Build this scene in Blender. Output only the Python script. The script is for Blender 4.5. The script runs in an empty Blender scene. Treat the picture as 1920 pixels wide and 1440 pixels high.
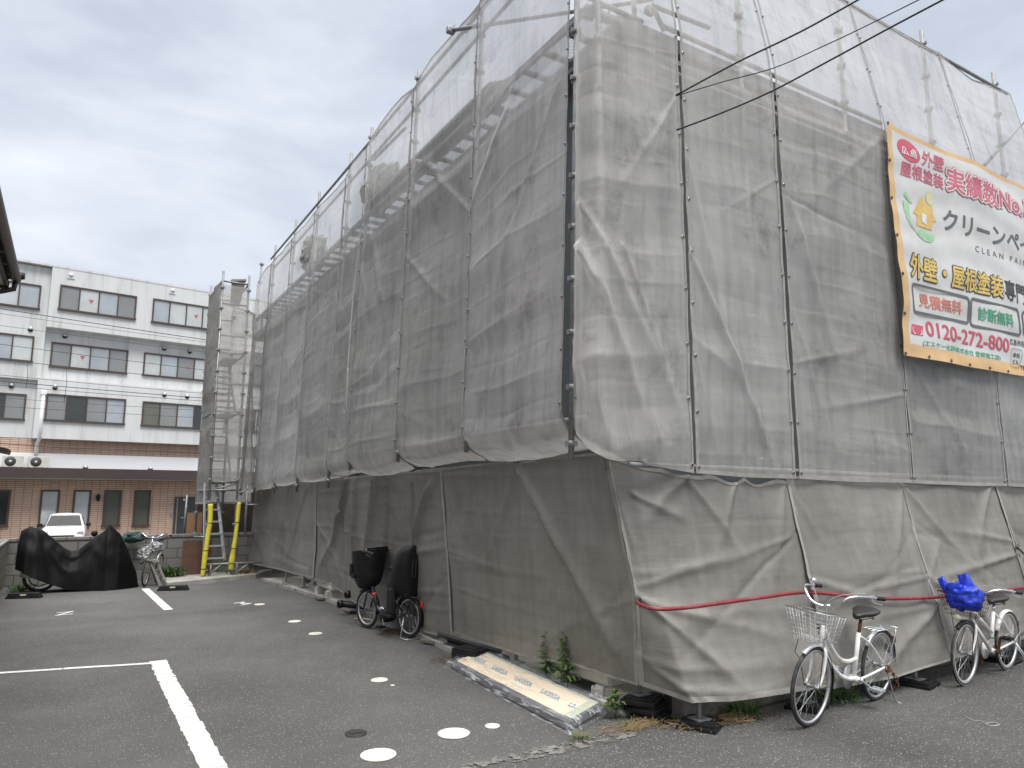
import bpy, bmesh, math, random
import numpy as np
from mathutils import Vector, Matrix
R = math.radians
PI = math.pi
scene = bpy.context.scene
col = scene.collection

# ---------------------------------------------------------------- camera
CAM_H = 1.70
F_PX = 1350.0                       # focal length in pixels of the 1920 x 1440 photograph
PITCH = math.atan(208 / 1350)
YAW = R(31.2)
cam_data = bpy.data.cameras.new("camera")
cam_data.sensor_fit = 'HORIZONTAL'
cam_data.sensor_width = 36.0
cam_data.lens = F_PX / 1920 * 36.0
cam_data.clip_start = 0.05
cam_data.clip_end = 2000
cam = bpy.data.objects.new("camera", cam_data)
col.objects.link(cam)
cam.location = (0, 0, CAM_H)
cam.rotation_euler = (R(90) + PITCH, 0, -YAW)
scene.camera = cam

# ---------------------------------------------------------------- world, sun, exposure
SUN_EL, SUN_AZ = R(58), R(182)      # azimuth measured from +Y towards +X
world = bpy.data.worlds.new("World")
scene.world = world
world.use_nodes = True
nt = world.node_tree
nt.nodes.clear()
def wn(t, **k):
    n = nt.nodes.new(t)
    for a, b in k.items(): setattr(n, a, b)
    return n
out = wn('ShaderNodeOutputWorld')
bg = wn('ShaderNodeBackground')
sky = wn('ShaderNodeTexSky', sky_type='NISHITA')
sky.sun_disc = False
sky.sun_elevation = SUN_EL
sky.sun_rotation = SUN_AZ
sky.dust_density = 3.0
bg2 = wn('ShaderNodeBackground')
nt.links.new(sky.outputs[0], bg.inputs[0])
bg.inputs[1].default_value = 0.06
tc = wn('ShaderNodeTexCoord')
mp = wn('ShaderNodeMapping')
mp.inputs['Scale'].default_value = (1.0, 1.0, 2.3)
nt.links.new(tc.outputs['Generated'], mp.inputs[0])
n1 = wn('ShaderNodeTexNoise'); n1.inputs['Scale'].default_value = 1.9; n1.inputs['Detail'].default_value = 6; n1.inputs['Roughness'].default_value = .52; n1.inputs['Distortion'].default_value = .5
n2 = wn('ShaderNodeTexNoise'); n2.inputs['Scale'].default_value = 5.2; n2.inputs['Detail'].default_value = 5; n2.inputs['Roughness'].default_value = .55
nt.links.new(mp.outputs[0], n1.inputs[0]); nt.links.new(mp.outputs[0], n2.inputs[0])
mx = wn('ShaderNodeMix', data_type='FLOAT'); mx.inputs[0].default_value = .3
nt.links.new(n1.outputs[0], mx.inputs[2]); nt.links.new(n2.outputs[0], mx.inputs[3])
ramp = wn('ShaderNodeValToRGB')
cr = ramp.color_ramp
cr.elements[0].position = .40; cr.elements[0].color = (.415, .46, .535, 1)
cr.elements[1].position = .62; cr.elements[1].color = (.655, .685, .74, 1)
e = cr.elements.new(.5); e.color = (.515, .555, .63, 1)
nt.links.new(mx.outputs[0], ramp.inputs[0])
# an overcast sky is brighter towards the zenith
sep = wn('ShaderNodeSeparateXYZ'); nt.links.new(tc.outputs['Generated'], sep.inputs[0])
mr = wn('ShaderNodeMapRange'); mr.inputs[1].default_value = .62; mr.inputs[2].default_value = 1.0; mr.inputs[3].default_value = .95; mr.inputs[4].default_value = 5.0
nt.links.new(sep.outputs[2], mr.inputs[0])
warm = wn('ShaderNodeMix', data_type='RGBA'); mw = wn('ShaderNodeMapRange'); mw.inputs[1].default_value = .6; mw.inputs[2].default_value = .85
nt.links.new(sep.outputs[2], mw.inputs[0]); nt.links.new(mw.outputs[0], warm.inputs[0]); nt.links.new(ramp.outputs[0], warm.inputs[6]); warm.inputs[7].default_value = (.57, .558, .54, 1)
nt.links.new(warm.outputs[2], bg2.inputs[0]); nt.links.new(mr.outputs[0], bg2.inputs[1])
add = wn('ShaderNodeMixShader'); add.inputs[0].default_value = .93
nt.links.new(bg.outputs[0], add.inputs[1]); nt.links.new(bg2.outputs[0], add.inputs[2])
nt.links.new(add.outputs[0], out.inputs[0])

sun_d = bpy.data.lights.new("sun", 'SUN')
sun_d.energy = 1.5
sun_d.angle = R(25)
sun_d.color = (1, .98, .95)
sun = bpy.data.objects.new("sun", sun_d)
col.objects.link(sun)
sdir = Vector((math.sin(SUN_AZ) * math.cos(SUN_EL), math.cos(SUN_AZ) * math.cos(SUN_EL), math.sin(SUN_EL)))
sun.rotation_euler = sdir.to_track_quat('Z', 'Y').to_euler()
sun.location = (0, -5, 12)
scene.view_settings.view_transform = 'Standard'
scene.view_settings.look = 'None'
scene.view_settings.exposure = 0.66
scene.view_settings.gamma = 1.0
scene.cycles.use_denoising = True
scene.cycles.transparent_max_bounces = 12
scene.cycles.max_bounces = 8

# ---------------------------------------------------------------- photo measuring helpers (points on real planes, metres)
FW = np.array([math.sin(YAW) * math.cos(PITCH), math.cos(YAW) * math.cos(PITCH), math.sin(PITCH)])
RT = np.array([math.cos(YAW), -math.sin(YAW), 0.])
UP = np.cross(RT, FW)
C0 = np.array([0, 0, CAM_H])
def ray(x, y): return FW + RT * (x - 960) / F_PX - UP * (y - 720) / F_PX
def at_x(x, y, X): d = ray(x, y); return Vector(C0 + d * (X / d[0]))
def at_y(x, y, Y): d = ray(x, y); return Vector(C0 + d * (Y / d[1]))
def at_z(x, y, Z=0.): d = ray(x, y); return Vector(C0 + d * ((Z - CAM_H) / d[2]))

# ---------------------------------------------------------------- object helpers
def tag(o, label=None, cat=None, group=None, kind=None):
    if label: o['label'] = label
    if cat: o['category'] = cat
    if group: o['group'] = group
    if kind: o['kind'] = kind
    return o
def empty(name, loc=(0, 0, 0), rz=0, label=None, cat=None, group=None):
    o = bpy.data.objects.new(name, None); col.objects.link(o)
    o.location = loc; o.rotation_euler = (0, 0, rz); o.empty_display_size = .1
    return tag(o, label, cat, group)
def copy_tree(o, parent=None):
    c = o.copy(); col.objects.link(c); c.parent = parent
    for ch in list(o.children): copy_tree(ch, c)
    return c

class MB:
    """collects shapes, then becomes ONE mesh object"""
    def __init__(s): s.v = []; s.f = []; s.sm = []; s.mi = []; s.cur = 0
    def face(s, idx, smooth=False): s.f.append(tuple(idx)); s.sm.append(smooth); s.mi.append(s.cur)
    def verts(s, pts):
        b = len(s.v); s.v.extend([tuple(p) for p in pts]); return b
    def quad(s, a, b, c, d, smooth=False):
        i = s.verts([a, b, c, d]); s.face((i, i+1, i+2, i+3), smooth); return s
    def poly(s, pts):
        i = s.verts(pts); s.face(range(i, i+len(pts))); return s
    def box(s, c, size, rot=None, bev=0.0, taper=1.0):
        hx, hy, hz = [q / 2 for q in size]
        c = Vector(c)
        if bev <= 0:
            P = [(-hx,-hy,-hz),(hx,-hy,-hz),(hx,hy,-hz),(-hx,hy,-hz),(-hx*taper,-hy*taper,hz),(hx*taper,-hy*taper,hz),(hx*taper,hy*taper,hz),(-hx*taper,hy*taper,hz)]
            Fs = [(0,3,2,1),(4,5,6,7),(0,1,5,4),(1,2,6,5),(2,3,7,6),(3,0,4,7)]
            pts = [Vector(p) for p in P]
            if rot: pts = [rot @ p for p in pts]
            b = s.verts([p + c for p in pts])
            for q in Fs: s.face([b+i for i in q])
            return s
        bm = bmesh.new()
        bmesh.ops.create_cube(bm, size=1)
        for v in bm.verts:
            t = taper if v.co.z > 0 else 1
            v.co = Vector((v.co.x * size[0] * t, v.co.y * size[1] * t, v.co.z * size[2]))
        bmesh.ops.bevel(bm, geom=list(bm.edges), offset=bev, segments=2, affect='EDGES', profile=.6)
        bm.verts.ensure_lookup_table()
        b = len(s.v)
        for v in bm.verts:
            p = v.co.copy()
            if rot: p = rot @ p
            s.v.append(tuple(p + c))
        for f in bm.faces: s.face([b + v.index for v in f.verts])
        bm.free()
        return s
    def bar(s, a, b, w, h, upv=(0, 0, 1)):
        a = Vector(a); b = Vector(b); d = b - a; L = d.length; d.normalize()
        u = Vector(upv); x = d.cross(u)
        if x.length < 1e-4: x = d.cross(Vector((1, 0, 0)))
        x.normalize(); u = x.cross(d)
        m = Matrix((d, x, u)).transposed()
        return s.box((a + b) / 2, (L, w, h), rot=m)
    def tube(s, pts, r, n=8, closed=False, caps=True, r_end=None, smooth=True):
        pts = [Vector(p) for p in pts]
        m = len(pts)
        rs = r if isinstance(r, (list, tuple)) else ([r] * m if r_end is None else [r + (r_end - r) * i / (m - 1) for i in range(m)])
        prev = None; rings = []
        for i, p in enumerate(pts):
            if closed: d = pts[(i+1) % m] - pts[i-1]
            else: d = pts[min(i+1, m-1)] - pts[max(i-1, 0)]
            if d.length < 1e-9: d = Vector((0, 0, 1))
            d.normalize()
            if prev is None:
                x = d.cross(Vector((0, 0, 1)))
                if x.length < .05: x = d.cross(Vector((0, 1, 0)))
            else:
                x = prev - d * prev.dot(d)
                if x.length < 1e-5: x = d.cross(Vector((0, 0, 1)))
            x.normalize(); prev = x.copy(); y = d.cross(x)
            rings.append(s.verts([p + (x * math.cos(2*PI*k/n) + y * math.sin(2*PI*k/n)) * rs[i] for k in range(n)]))
        for i in range(m if closed else m - 1):
            a = rings[i]; b = rings[(i+1) % m]
            for k in range(n):
                k2 = (k+1) % n
                s.face((a+k, a+k2, b+k2, b+k), smooth)
        if caps and not closed:
            s.face([rings[0]+k for k in reversed(range(n))]); s.face([rings[-1]+k for k in range(n)])
        return s
    def cyl(s, a, b, r, n=12, r2=None): return s.tube([a, b], r, n, r_end=r2)
    def lathe(s, prof, c=(0, 0, 0), axis='z', n=20, smooth=True, a0=0, a1=2*PI, rot=None):
        c = Vector(c); full = abs(a1 - a0 - 2*PI) < 1e-6
        m = n if full else n + 1
        rings = []
        for r, h in prof:
            P = []
            for k in range(m):
                t = a0 + (a1 - a0) * k / n
                x, y = r * math.cos(t), r * math.sin(t)
                p = {'z': (x, y, h), 'y': (x, h, y), 'x': (h, x, y)}[axis]
                p = Vector(p)
                if rot: p = rot @ p
                P.append(p + c)
            rings.append(s.verts(P))
        for a, b in zip(rings, rings[1:]):
            for k in range(n):
                k2 = (k+1) % m
                s.face((a+k, a+k2, b+k2, b+k), smooth)
        return s
    def disc(s, c, r, n=24, axis='z', ry=None):
        c = Vector(c); ry = ry or r
        P = []
        for k in range(n):
            t = 2*PI*k/n; x, y = r*math.cos(t), ry*math.sin(t)
            P.append(c + Vector({'z': (x, y, 0), 'y': (x, 0, y), 'x': (0, x, y)}[axis]))
        return s.poly(P)
    def build(s, name, mat, parent=None, loc=None, smooth=None, fix=True, group=None):
        me = bpy.data.meshes.new(name)
        me.from_pydata(s.v, [], s.f)
        mats = mat if isinstance(mat, (list, tuple)) else [mat]
        for q in mats: me.materials.append(q)
        me.polygons.foreach_set('use_smooth', s.sm if smooth is None else [smooth] * len(s.f))
        me.polygons.foreach_set('material_index', s.mi)
        me.update()
        if fix:
            bm = bmesh.new(); bm.from_mesh(me)
            bmesh.ops.recalc_face_normals(bm, faces=bm.faces)
            bm.to_mesh(me); bm.free()
        o = bpy.data.objects.new(name, me); col.objects.link(o)
        if parent: o.parent = parent
        if loc is not None: o.location = loc
        return o
def recenter(o, p):
    """moves the origin of a top-level mesh to p without moving its shape"""
    p = Vector(p); o.data.transform(Matrix.Translation(-p)); o.location = p; return o
def base_origin(o):
    vs = np.empty(len(o.data.vertices) * 3); o.data.vertices.foreach_get('co', vs); vs = vs.reshape(-1, 3)
    lo, hi = vs.min(0), vs.max(0)
    return recenter(o, ((lo[0]+hi[0])/2, (lo[1]+hi[1])/2, lo[2]))

# ---------------------------------------------------------------- materials
def new_mat(name):
    m = bpy.data.materials.new(name); m.use_nodes = True
    t = m.node_tree; b = t.nodes['Principled BSDF']
    return m, t, b
def nd(t, typ, **ins):
    n = t.nodes.new(typ)
    for k, v in ins.items(): n.inputs[k].default_value = v
    return n
def M(name, rgb, rough=.6, metal=0., var=.12, vs=6., bump=.0, bs=60., spec=.5, dirt=None, ds=3.0, coord='pos', detail=5., coat=0., stretch=None):
    m, t, b = new_mat(name)
    b.inputs['Roughness'].default_value = rough
    b.inputs['Metallic'].default_value = metal
    b.inputs['Specular IOR Level'].default_value = spec
    b.inputs['Coat Weight'].default_value = coat
    if coord == 'pos': src = t.nodes.new('ShaderNodeNewGeometry').outputs['Position']
    else: src = t.nodes.new('ShaderNodeTexCoord').outputs['Object']
    if stretch:
        sm_ = t.nodes.new('ShaderNodeMapping'); sm_.inputs['Scale'].default_value = stretch; t.links.new(src, sm_.inputs[0]); src = sm_.outputs[0]
    n = nd(t, 'ShaderNodeTexNoise', Scale=vs, Detail=detail, Roughness=.6)
    t.links.new(src, n.inputs['Vector'])
    rp = t.nodes.new('ShaderNodeValToRGB')
    a = [max(0, c * (1 - var)) for c in rgb]; z = [min(1, c * (1 + var)) for c in rgb]
    rp.color_ramp.elements[0].position = .3; rp.color_ramp.elements[0].color = (*a, 1)
    rp.color_ramp.elements[1].position = .7; rp.color_ramp.elements[1].color = (*z, 1)
    t.links.new(n.outputs[0], rp.inputs[0])
    cout = rp.outputs[0]
    if dirt:
        n2 = nd(t, 'ShaderNodeTexNoise', Scale=ds, Detail=7., Roughness=.7)
        t.links.new(src, n2.inputs['Vector'])
        r2 = t.nodes.new('ShaderNodeMapRange'); r2.inputs[1].default_value = .5; r2.inputs[2].default_value = .72
        r2.inputs[4].default_value = .85
        t.links.new(n2.outputs[0], r2.inputs[0])
        mxn = t.nodes.new('ShaderNodeMix'); mxn.data_type = 'RGBA'
        t.links.new(r2.outputs[0], mxn.inputs[0]); t.links.new(cout, mxn.inputs[6]); mxn.inputs[7].default_value = (*dirt, 1)
        cout = mxn.outputs[2]
    t.links.new(cout, b.inputs['Base Color'])
    if bump:
        n3 = nd(t, 'ShaderNodeTexNoise', Scale=bs, Detail=6., Roughness=.6)
        t.links.new(src, n3.inputs['Vector'])
        bp = nd(t, 'ShaderNodeBump', Strength=bump, Distance=.02)
        t.links.new(n3.outputs[0], bp.inputs['Height']); t.links.new(bp.outputs[0], b.inputs['Normal'])
    return m

def cloth_mat(name, rgb, alpha, trans, streak=.35, brown=(.16, .14, .12), band=.04):
    """scaffold mesh sheet: woven, part see-through, lets light through, streaked with dirt"""
    m, t, b = new_mat(name)
    o = t.nodes['Material Output']
    t.nodes.remove(b)
    pos = t.nodes.new('ShaderNodeNewGeometry').outputs['Position']
    mp = t.nodes.new('ShaderNodeMapping'); mp.inputs['Scale'].default_value = (5, 5, .35); t.links.new(pos, mp.inputs[0])
    st = nd(t, 'ShaderNodeTexNoise', Scale=1.6, Detail=6., Roughness=.65); t.links.new(mp.outputs[0], st.inputs['Vector'])
    big = nd(t, 'ShaderNodeTexNoise', Scale=.9, Detail=4., Roughness=.55); t.links.new(pos, big.inputs['Vector'])
    mph = t.nodes.new('ShaderNodeMapping'); mph.inputs['Scale'].default_value = (.35, .35, 7); t.links.new(pos, mph.inputs[0])
    hz = nd(t, 'ShaderNodeTexNoise', Scale=1.5, Detail=5., Roughness=.6); t.links.new(mph.outputs[0], hz.inputs['Vector'])
    def mrange(src, a, bb, c, d):
        r = t.nodes.new('ShaderNodeMapRange'); r.inputs[1].default_value = a; r.inputs[2].default_value = bb; r.inputs[3].default_value = c; r.inputs[4].default_value = d
        t.links.new(src, r.inputs[0]); return r.outputs[0]
    def mul(a, bb):
        q = t.nodes.new('ShaderNodeMath'); q.operation = 'MULTIPLY'; t.links.new(a, q.inputs[0])
        if isinstance(bb, float): q.inputs[1].default_value = bb
        else: t.links.new(bb, q.inputs[1])
        return q.outputs[0]
    oi = t.nodes.new('ShaderNodeObjectInfo')
    rnd = mrange(oi.outputs['Random'], 0, 1, .92, 1.06)
    k = mul(mul(mul(mrange(st.outputs[0], .45, .75, 1.06, 1 - streak), mrange(big.outputs[0], .35, .7, 1.12, .82)), mrange(hz.outputs[0], .38, .66, 1 + band, 1 - band)), rnd)
    cm = t.nodes.new('ShaderNodeMix'); cm.data_type = 'RGBA'; cm.blend_type = 'MIX'
    dn = nd(t, 'ShaderNodeTexNoise', Scale=2.3, Detail=8., Roughness=.7); t.links.new(pos, dn.inputs['Vector'])
    t.links.new(mrange(dn.outputs[0], .55, .8, 0, .7), cm.inputs[0])
    cm.inputs[6].default_value = (*rgb, 1); cm.inputs[7].default_value = (*brown, 1)
    # paint flecks and smudges
    fk = nd(t, 'ShaderNodeTexNoise', Scale=5.5, Detail=6., Roughness=.75); t.links.new(pos, fk.inputs['Vector'])
    cm2 = t.nodes.new('ShaderNodeMix'); cm2.data_type = 'RGBA'; t.links.new(mrange(fk.outputs[0], .735, .77, 0, .75), cm2.inputs[0]); t.links.new(cm.outputs[2], cm2.inputs[6]); cm2.inputs[7].default_value = (.06, .058, .055, 1)
    cm = cm2
    sc = t.nodes.new('ShaderNodeVectorMath'); sc.operation = 'SCALE'
    t.links.new(cm.outputs[2], sc.inputs[0]); t.links.new(k, sc.inputs['Scale'])
    # relief: fine weave and small crumples
    w1 = nd(t, 'ShaderNodeTexNoise', Scale=2.4, Detail=7., Roughness=.6, Distortion=.4); w1.noise_type = 'RIDGED_MULTIFRACTAL'; t.links.new(pos, w1.inputs['Vector'])
    mpc = t.nodes.new('ShaderNodeMapping'); mpc.inputs['Scale'].default_value = (2., 2., 11); t.links.new(pos, mpc.inputs[0])
    w2 = nd(t, 'ShaderNodeTexNoise', Scale=1.6, Detail=7., Roughness=.6, Distortion=.3); t.links.new(mpc.outputs[0], w2.inputs['Vector'])
    ad = t.nodes.new('ShaderNodeMath'); ad.operation = 'MULTIPLY_ADD'; ad.inputs[1].default_value = .45; t.links.new(w2.outputs[0], ad.inputs[0]); t.links.new(w1.outputs[0], ad.inputs[2])
    bp = nd(t, 'ShaderNodeBump', Strength=.5, Distance=.022); t.links.new(ad.outputs[0], bp.inputs['Height'])
    df = t.nodes.new('ShaderNodeBsdfDiffuse'); tl = t.nodes.new('ShaderNodeBsdfTranslucent'); tr = t.nodes.new('ShaderNodeBsdfTransparent')
    for q in (df, tl): t.links.new(sc.outputs[0], q.inputs['Color']); t.links.new(bp.outputs[0], q.inputs['Normal'])
    gl = t.nodes.new('ShaderNodeBsdfGlossy'); gl.inputs['Roughness'].default_value = .5; gl.inputs['Color'].default_value = (.6, .6, .6, 1); t.links.new(bp.outputs[0], gl.inputs['Normal'])
    m1 = t.nodes.new('ShaderNodeMixShader'); m1.inputs[0].default_value = trans; t.links.new(df.outputs[0], m1.inputs[1]); t.links.new(tl.outputs[0], m1.inputs[2])
    m2 = t.nodes.new('ShaderNodeMixShader'); m2.inputs[0].default_value = .05; t.links.new(m1.outputs[0], m2.inputs[1]); t.links.new(gl.outputs[0], m2.inputs[2])
    m3 = t.nodes.new('ShaderNodeMixShader'); m3.inputs[0].default_value = alpha; t.links.new(tr.outputs[0], m3.inputs[1]); t.links.new(m2.outputs[0], m3.inputs[2])
    t.links.new(m3.outputs[0], o.inputs['Surface'])
    return m

def asphalt_mat(name, lo, hi, speck):
    m, t, b = new_mat(name)
    pos = t.nodes.new('ShaderNodeNewGeometry').outputs['Position']
    big = nd(t, 'ShaderNodeTexNoise', Scale=.55, Detail=6., Roughness=.6); t.links.new(pos, big.inputs['Vector'])
    fine = nd(t, 'ShaderNodeTexNoise', Scale=95., Detail=5., Roughness=.8); t.links.new(pos, fine.inputs['Vector'])
    vor = t.nodes.new('ShaderNodeTexVoronoi'); vor.inputs['Scale'].default_value = 75.; t.links.new(pos, vor.inputs['Vector'])
    r1 = t.nodes.new('ShaderNodeValToRGB'); r1.color_ramp.elements[0].position = .3; r1.color_ramp.elements[0].color = (*lo, 1); r1.color_ramp.elements[1].position = .72; r1.color_ramp.elements[1].color = (*hi, 1)
    t.links.new(big.outputs[0], r1.inputs[0])
    mul = t.nodes.new('ShaderNodeMix'); mul.data_type = 'RGBA'; mul.blend_type = 'MULTIPLY'; mul.inputs[0].default_value = 1
    r2 = t.nodes.new('ShaderNodeValToRGB'); r2.color_ramp.elements[0].position = .33; r2.color_ramp.elements[0].color = (.42, .42, .42, 1); r2.color_ramp.elements[1].position = .68; r2.color_ramp.elements[1].color = (1.6, 1.58, 1.55, 1)
    t.links.new(fine.outputs[0], r2.inputs[0]); t.links.new(r1.outputs[0], mul.inputs[6]); t.links.new(r2.outputs[0], mul.inputs[7])
    pat = nd(t, 'ShaderNodeTexNoise', Scale=.21, Detail=5., Roughness=.7, Distortion=1.2); t.links.new(pos, pat.inputs['Vector'])
    pr = t.nodes.new('ShaderNodeMapRange'); pr.inputs[1].default_value = .35; pr.inputs[2].default_value = .65; pr.inputs[3].default_value = .82; pr.inputs[4].default_value = 1.16; t.links.new(pat.outputs[0], pr.inputs[0])
    spt = nd(t, 'ShaderNodeTexNoise', Scale=1.7, Detail=6., Roughness=.7); t.links.new(pos, spt.inputs['Vector'])
    sr = t.nodes.new('ShaderNodeMapRange'); sr.inputs[1].default_value = .62; sr.inputs[2].default_value = .78; sr.inputs[3].default_value = 1.; sr.inputs[4].default_value = .72; t.links.new(spt.outputs[0], sr.inputs[0])
    pm_ = t.nodes.new('ShaderNodeMath'); pm_.operation = 'MULTIPLY'; t.links.new(pr.outputs[0], pm_.inputs[0]); t.links.new(sr.outputs[0], pm_.inputs[1])
    psc = t.nodes.new('ShaderNodeVectorMath'); psc.operation = 'SCALE'; t.links.new(mul.outputs[2], psc.inputs[0]); t.links.new(pm_.outputs[0], psc.inputs['Scale'])
    # pale stones: a few voronoi cells picked by their random colour
    sepc = t.nodes.new('ShaderNodeSeparateColor'); t.links.new(vor.outputs['Color'], sepc.inputs[0])
    gt = t.nodes.new('ShaderNodeMath'); gt.operation = 'GREATER_THAN'; gt.inputs[1].default_value = speck; t.links.new(sepc.outputs[0], gt.inputs[0])
    lt = t.nodes.new('ShaderNodeMath'); lt.operation = 'LESS_THAN'; lt.inputs[1].default_value = .38; t.links.new(vor.outputs['Distance'], lt.inputs[0])
    an = t.nodes.new('ShaderNodeMath'); an.operation = 'MULTIPLY'; t.links.new(gt.outputs[0], an.inputs[0]); t.links.new(lt.outputs[0], an.inputs[1])
    an2 = t.nodes.new('ShaderNodeMath'); an2.operation = 'MULTIPLY'; t.links.new(an.outputs[0], an2.inputs[0]); t.links.new(sepc.outputs[1], an2.inputs[1])
    mx = t.nodes.new('ShaderNodeMix'); mx.data_type = 'RGBA'; t.links.new(an2.outputs[0], mx.inputs[0]); t.links.new(psc.outputs[0], mx.inputs[6]); mx.inputs[7].default_value = (.34, .335, .32, 1)
    t.links.new(mx.outputs[2], b.inputs['Base Color'])
    b.inputs['Roughness'].default_value = .85; b.inputs['Specular IOR Level'].default_value = .25
    bp = nd(t, 'ShaderNodeBump', Strength=.5, Distance=.01); t.links.new(fine.outputs[0], bp.inputs['Height']); t.links.new(bp.outputs[0], b.inputs['Normal'])
    return m

def tile_mat(name, rgb, mortar, bw, bh, off=.0, rot=0., msize=.012, var=.12):
    m, t, b = new_mat(name)
    tc = t.nodes.new('ShaderNodeTexCoord')
    mp = t.nodes.new('ShaderNodeMapping'); mp.inputs['Rotation'].default_value = (R(90), 0, 0)
    t.links.new(tc.outputs['Object'], mp.inputs[0])
    br = t.nodes.new('ShaderNodeTexBrick'); t.links.new(mp.outputs[0], br.inputs['Vector'])
    br.offset = off; br.inputs['Scale'].default_value = 1; br.inputs['Brick Width'].default_value = bw; br.inputs['Row Height'].default_value = bh
    br.inputs['Mortar Size'].default_value = msize; br.inputs['Mortar Smooth'].default_value = .2
    br.inputs['Color1'].default_value = (*[c*(1-var) for c in rgb], 1); br.inputs['Color2'].default_value = (*[c*(1+var) for c in rgb], 1); br.inputs['Mortar'].default_value = (*mortar, 1)
    n = nd(t, 'ShaderNodeTexNoise', Scale=1.2, Detail=6., Roughness=.6); t.links.new(tc.outputs['Object'], n.inputs['Vector'])
    rp = t.nodes.new('ShaderNodeMapRange'); rp.inputs[3].default_value = .75; rp.inputs[4].default_value = 1.2; t.links.new(n.outputs[0], rp.inputs[0])
    sc = t.nodes.new('ShaderNodeVectorMath'); sc.operation = 'SCALE'; t.links.new(br.outputs['Color'], sc.inputs[0]); t.links.new(rp.outputs[0], sc.inputs['Scale'])
    t.links.new(sc.outputs[0], b.inputs['Base Color']); b.inputs['Roughness'].default_value = .6
    bp = nd(t, 'ShaderNodeBump', Strength=.6, Distance=.01); bp.invert = True
    t.links.new(br.outputs['Fac'], bp.inputs['Height']); t.links.new(bp.outputs[0], b.inputs['Normal'])
    return m

def hole_mat(name, rgb, sx, sy):
    """expanded metal: diamond holes cut through a steel sheet"""
    m, t, b = new_mat(name); o = t.nodes['Material Output']
    b.inputs['Base Color'].default_value = (*rgb, 1); b.inputs['Metallic'].default_value = .6; b.inputs['Roughness'].default_value = .5
    pos = t.nodes.new('ShaderNodeNewGeometry').outputs['Position']
    s = t.nodes.new('ShaderNodeSeparateXYZ'); t.links.new(pos, s.inputs[0])
    def wave(kx, ky):
        a = t.nodes.new('ShaderNodeMath'); a.operation = 'MULTIPLY'; a.inputs[1].default_value = kx; t.links.new(s.outputs[0], a.inputs[0])
        c = t.nodes.new('ShaderNodeMath'); c.operation = 'MULTIPLY_ADD'; c.inputs[1].default_value = ky; t.links.new(s.outputs[1], c.inputs[0]); t.links.new(a.outputs[0], c.inputs[2])
        d = t.nodes.new('ShaderNodeMath'); d.operation = 'FRACT'; t.links.new(c.outputs[0], d.inputs[0])
        g = t.nodes.new('ShaderNodeMath'); g.operation = 'GREATER_THAN'; g.inputs[1].default_value = .26; t.links.new(d.outputs[0], g.inputs[0])
        return g.outputs[0]
    mu = t.nodes.new('ShaderNodeMath'); mu.operation = 'MULTIPLY'; t.links.new(wave(sx, sy), mu.inputs[0]); t.links.new(wave(sx, -sy), mu.inputs[1])
    tr = t.nodes.new('ShaderNodeBsdfTransparent'); mi = t.nodes.new('ShaderNodeMixShader')
    t.links.new(mu.outputs[0], mi.inputs[0]); t.links.new(b.outputs[0], mi.inputs[1]); t.links.new(tr.outputs[0], mi.inputs[2]); t.links.new(mi.outputs[0], o.inputs['Surface'])
    return m

def plastic_mat(name, lo, hi):
    """clear wrapping film, wrinkled lengthwise"""
    m, t, b = new_mat(name); o = t.nodes['Material Output']
    b.inputs['Base Color'].default_value = (.8, .82, .84, 1); b.inputs['Roughness'].default_value = .15; b.inputs['Specular IOR Level'].default_value = .8
    pos = t.nodes.new('ShaderNodeNewGeometry').outputs['Position']
    mp = t.nodes.new('ShaderNodeMapping'); mp.inputs['Scale'].default_value = (26, 3.2, 26); mp.inputs['Rotation'].default_value = (0, 0, R(4)); t.links.new(pos, mp.inputs[0])
    n = nd(t, 'ShaderNodeTexNoise', Scale=1., Detail=4., Roughness=.55, Distortion=1.); t.links.new(mp.outputs[0], n.inputs['Vector'])
    bp = nd(t, 'ShaderNodeBump', Strength=.6, Distance=.02); t.links.new(n.outputs[0], bp.inputs['Height']); t.links.new(bp.outputs[0], b.inputs['Normal'])
    tr = t.nodes.new('ShaderNodeBsdfTransparent'); mi = t.nodes.new('ShaderNodeMixShader')
    r = t.nodes.new('ShaderNodeMapRange'); r.inputs[1].default_value = .52; r.inputs[2].default_value = .70; r.inputs[3].default_value = lo; r.inputs[4].default_value = hi; t.links.new(n.outputs[0], r.inputs[0])
    t.links.new(r.outputs[0], mi.inputs[0]); t.links.new(tr.outputs[0], mi.inputs[1]); t.links.new(b.outputs[0], mi.inputs[2]); t.links.new(mi.outputs[0], o.inputs['Surface'])
    return m
def worn_mat(name, rgb, cover):
    """thin worn layer that breaks up over the asphalt below"""
    m = M(name, rgb, .95, var=.4, vs=9, bump=.6, bs=35, dirt=(.12, .115, .105), ds=7); t = m.node_tree; b = t.nodes['Principled BSDF']; o = t.nodes['Material Output']
    pos = t.nodes.new('ShaderNodeNewGeometry').outputs['Position']
    n = nd(t, 'ShaderNodeTexNoise', Scale=11., Detail=8., Roughness=.75); t.links.new(pos, n.inputs['Vector'])
    r = t.nodes.new('ShaderNodeMapRange'); r.inputs[1].default_value = cover; r.inputs[2].default_value = cover + .06; t.links.new(n.outputs[0], r.inputs[0])
    tr = t.nodes.new('ShaderNodeBsdfTransparent'); mi = t.nodes.new('ShaderNodeMixShader')
    t.links.new(r.outputs[0], mi.inputs[0]); t.links.new(tr.outputs[0], mi.inputs[1]); t.links.new(b.outputs[0], mi.inputs[2]); t.links.new(mi.outputs[0], o.inputs['Surface'])
    return m
steel = M('galvanised_steel', (.27, .275, .28), .5, .55, var=.2, vs=14, dirt=(.2, .19, .18), ds=9)
alu = M('aluminium', (.62, .63, .64), .38, .8, var=.1, vs=9)
chrome = M('chrome', (.75, .76, .77), .18, 1., var=.05)
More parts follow.
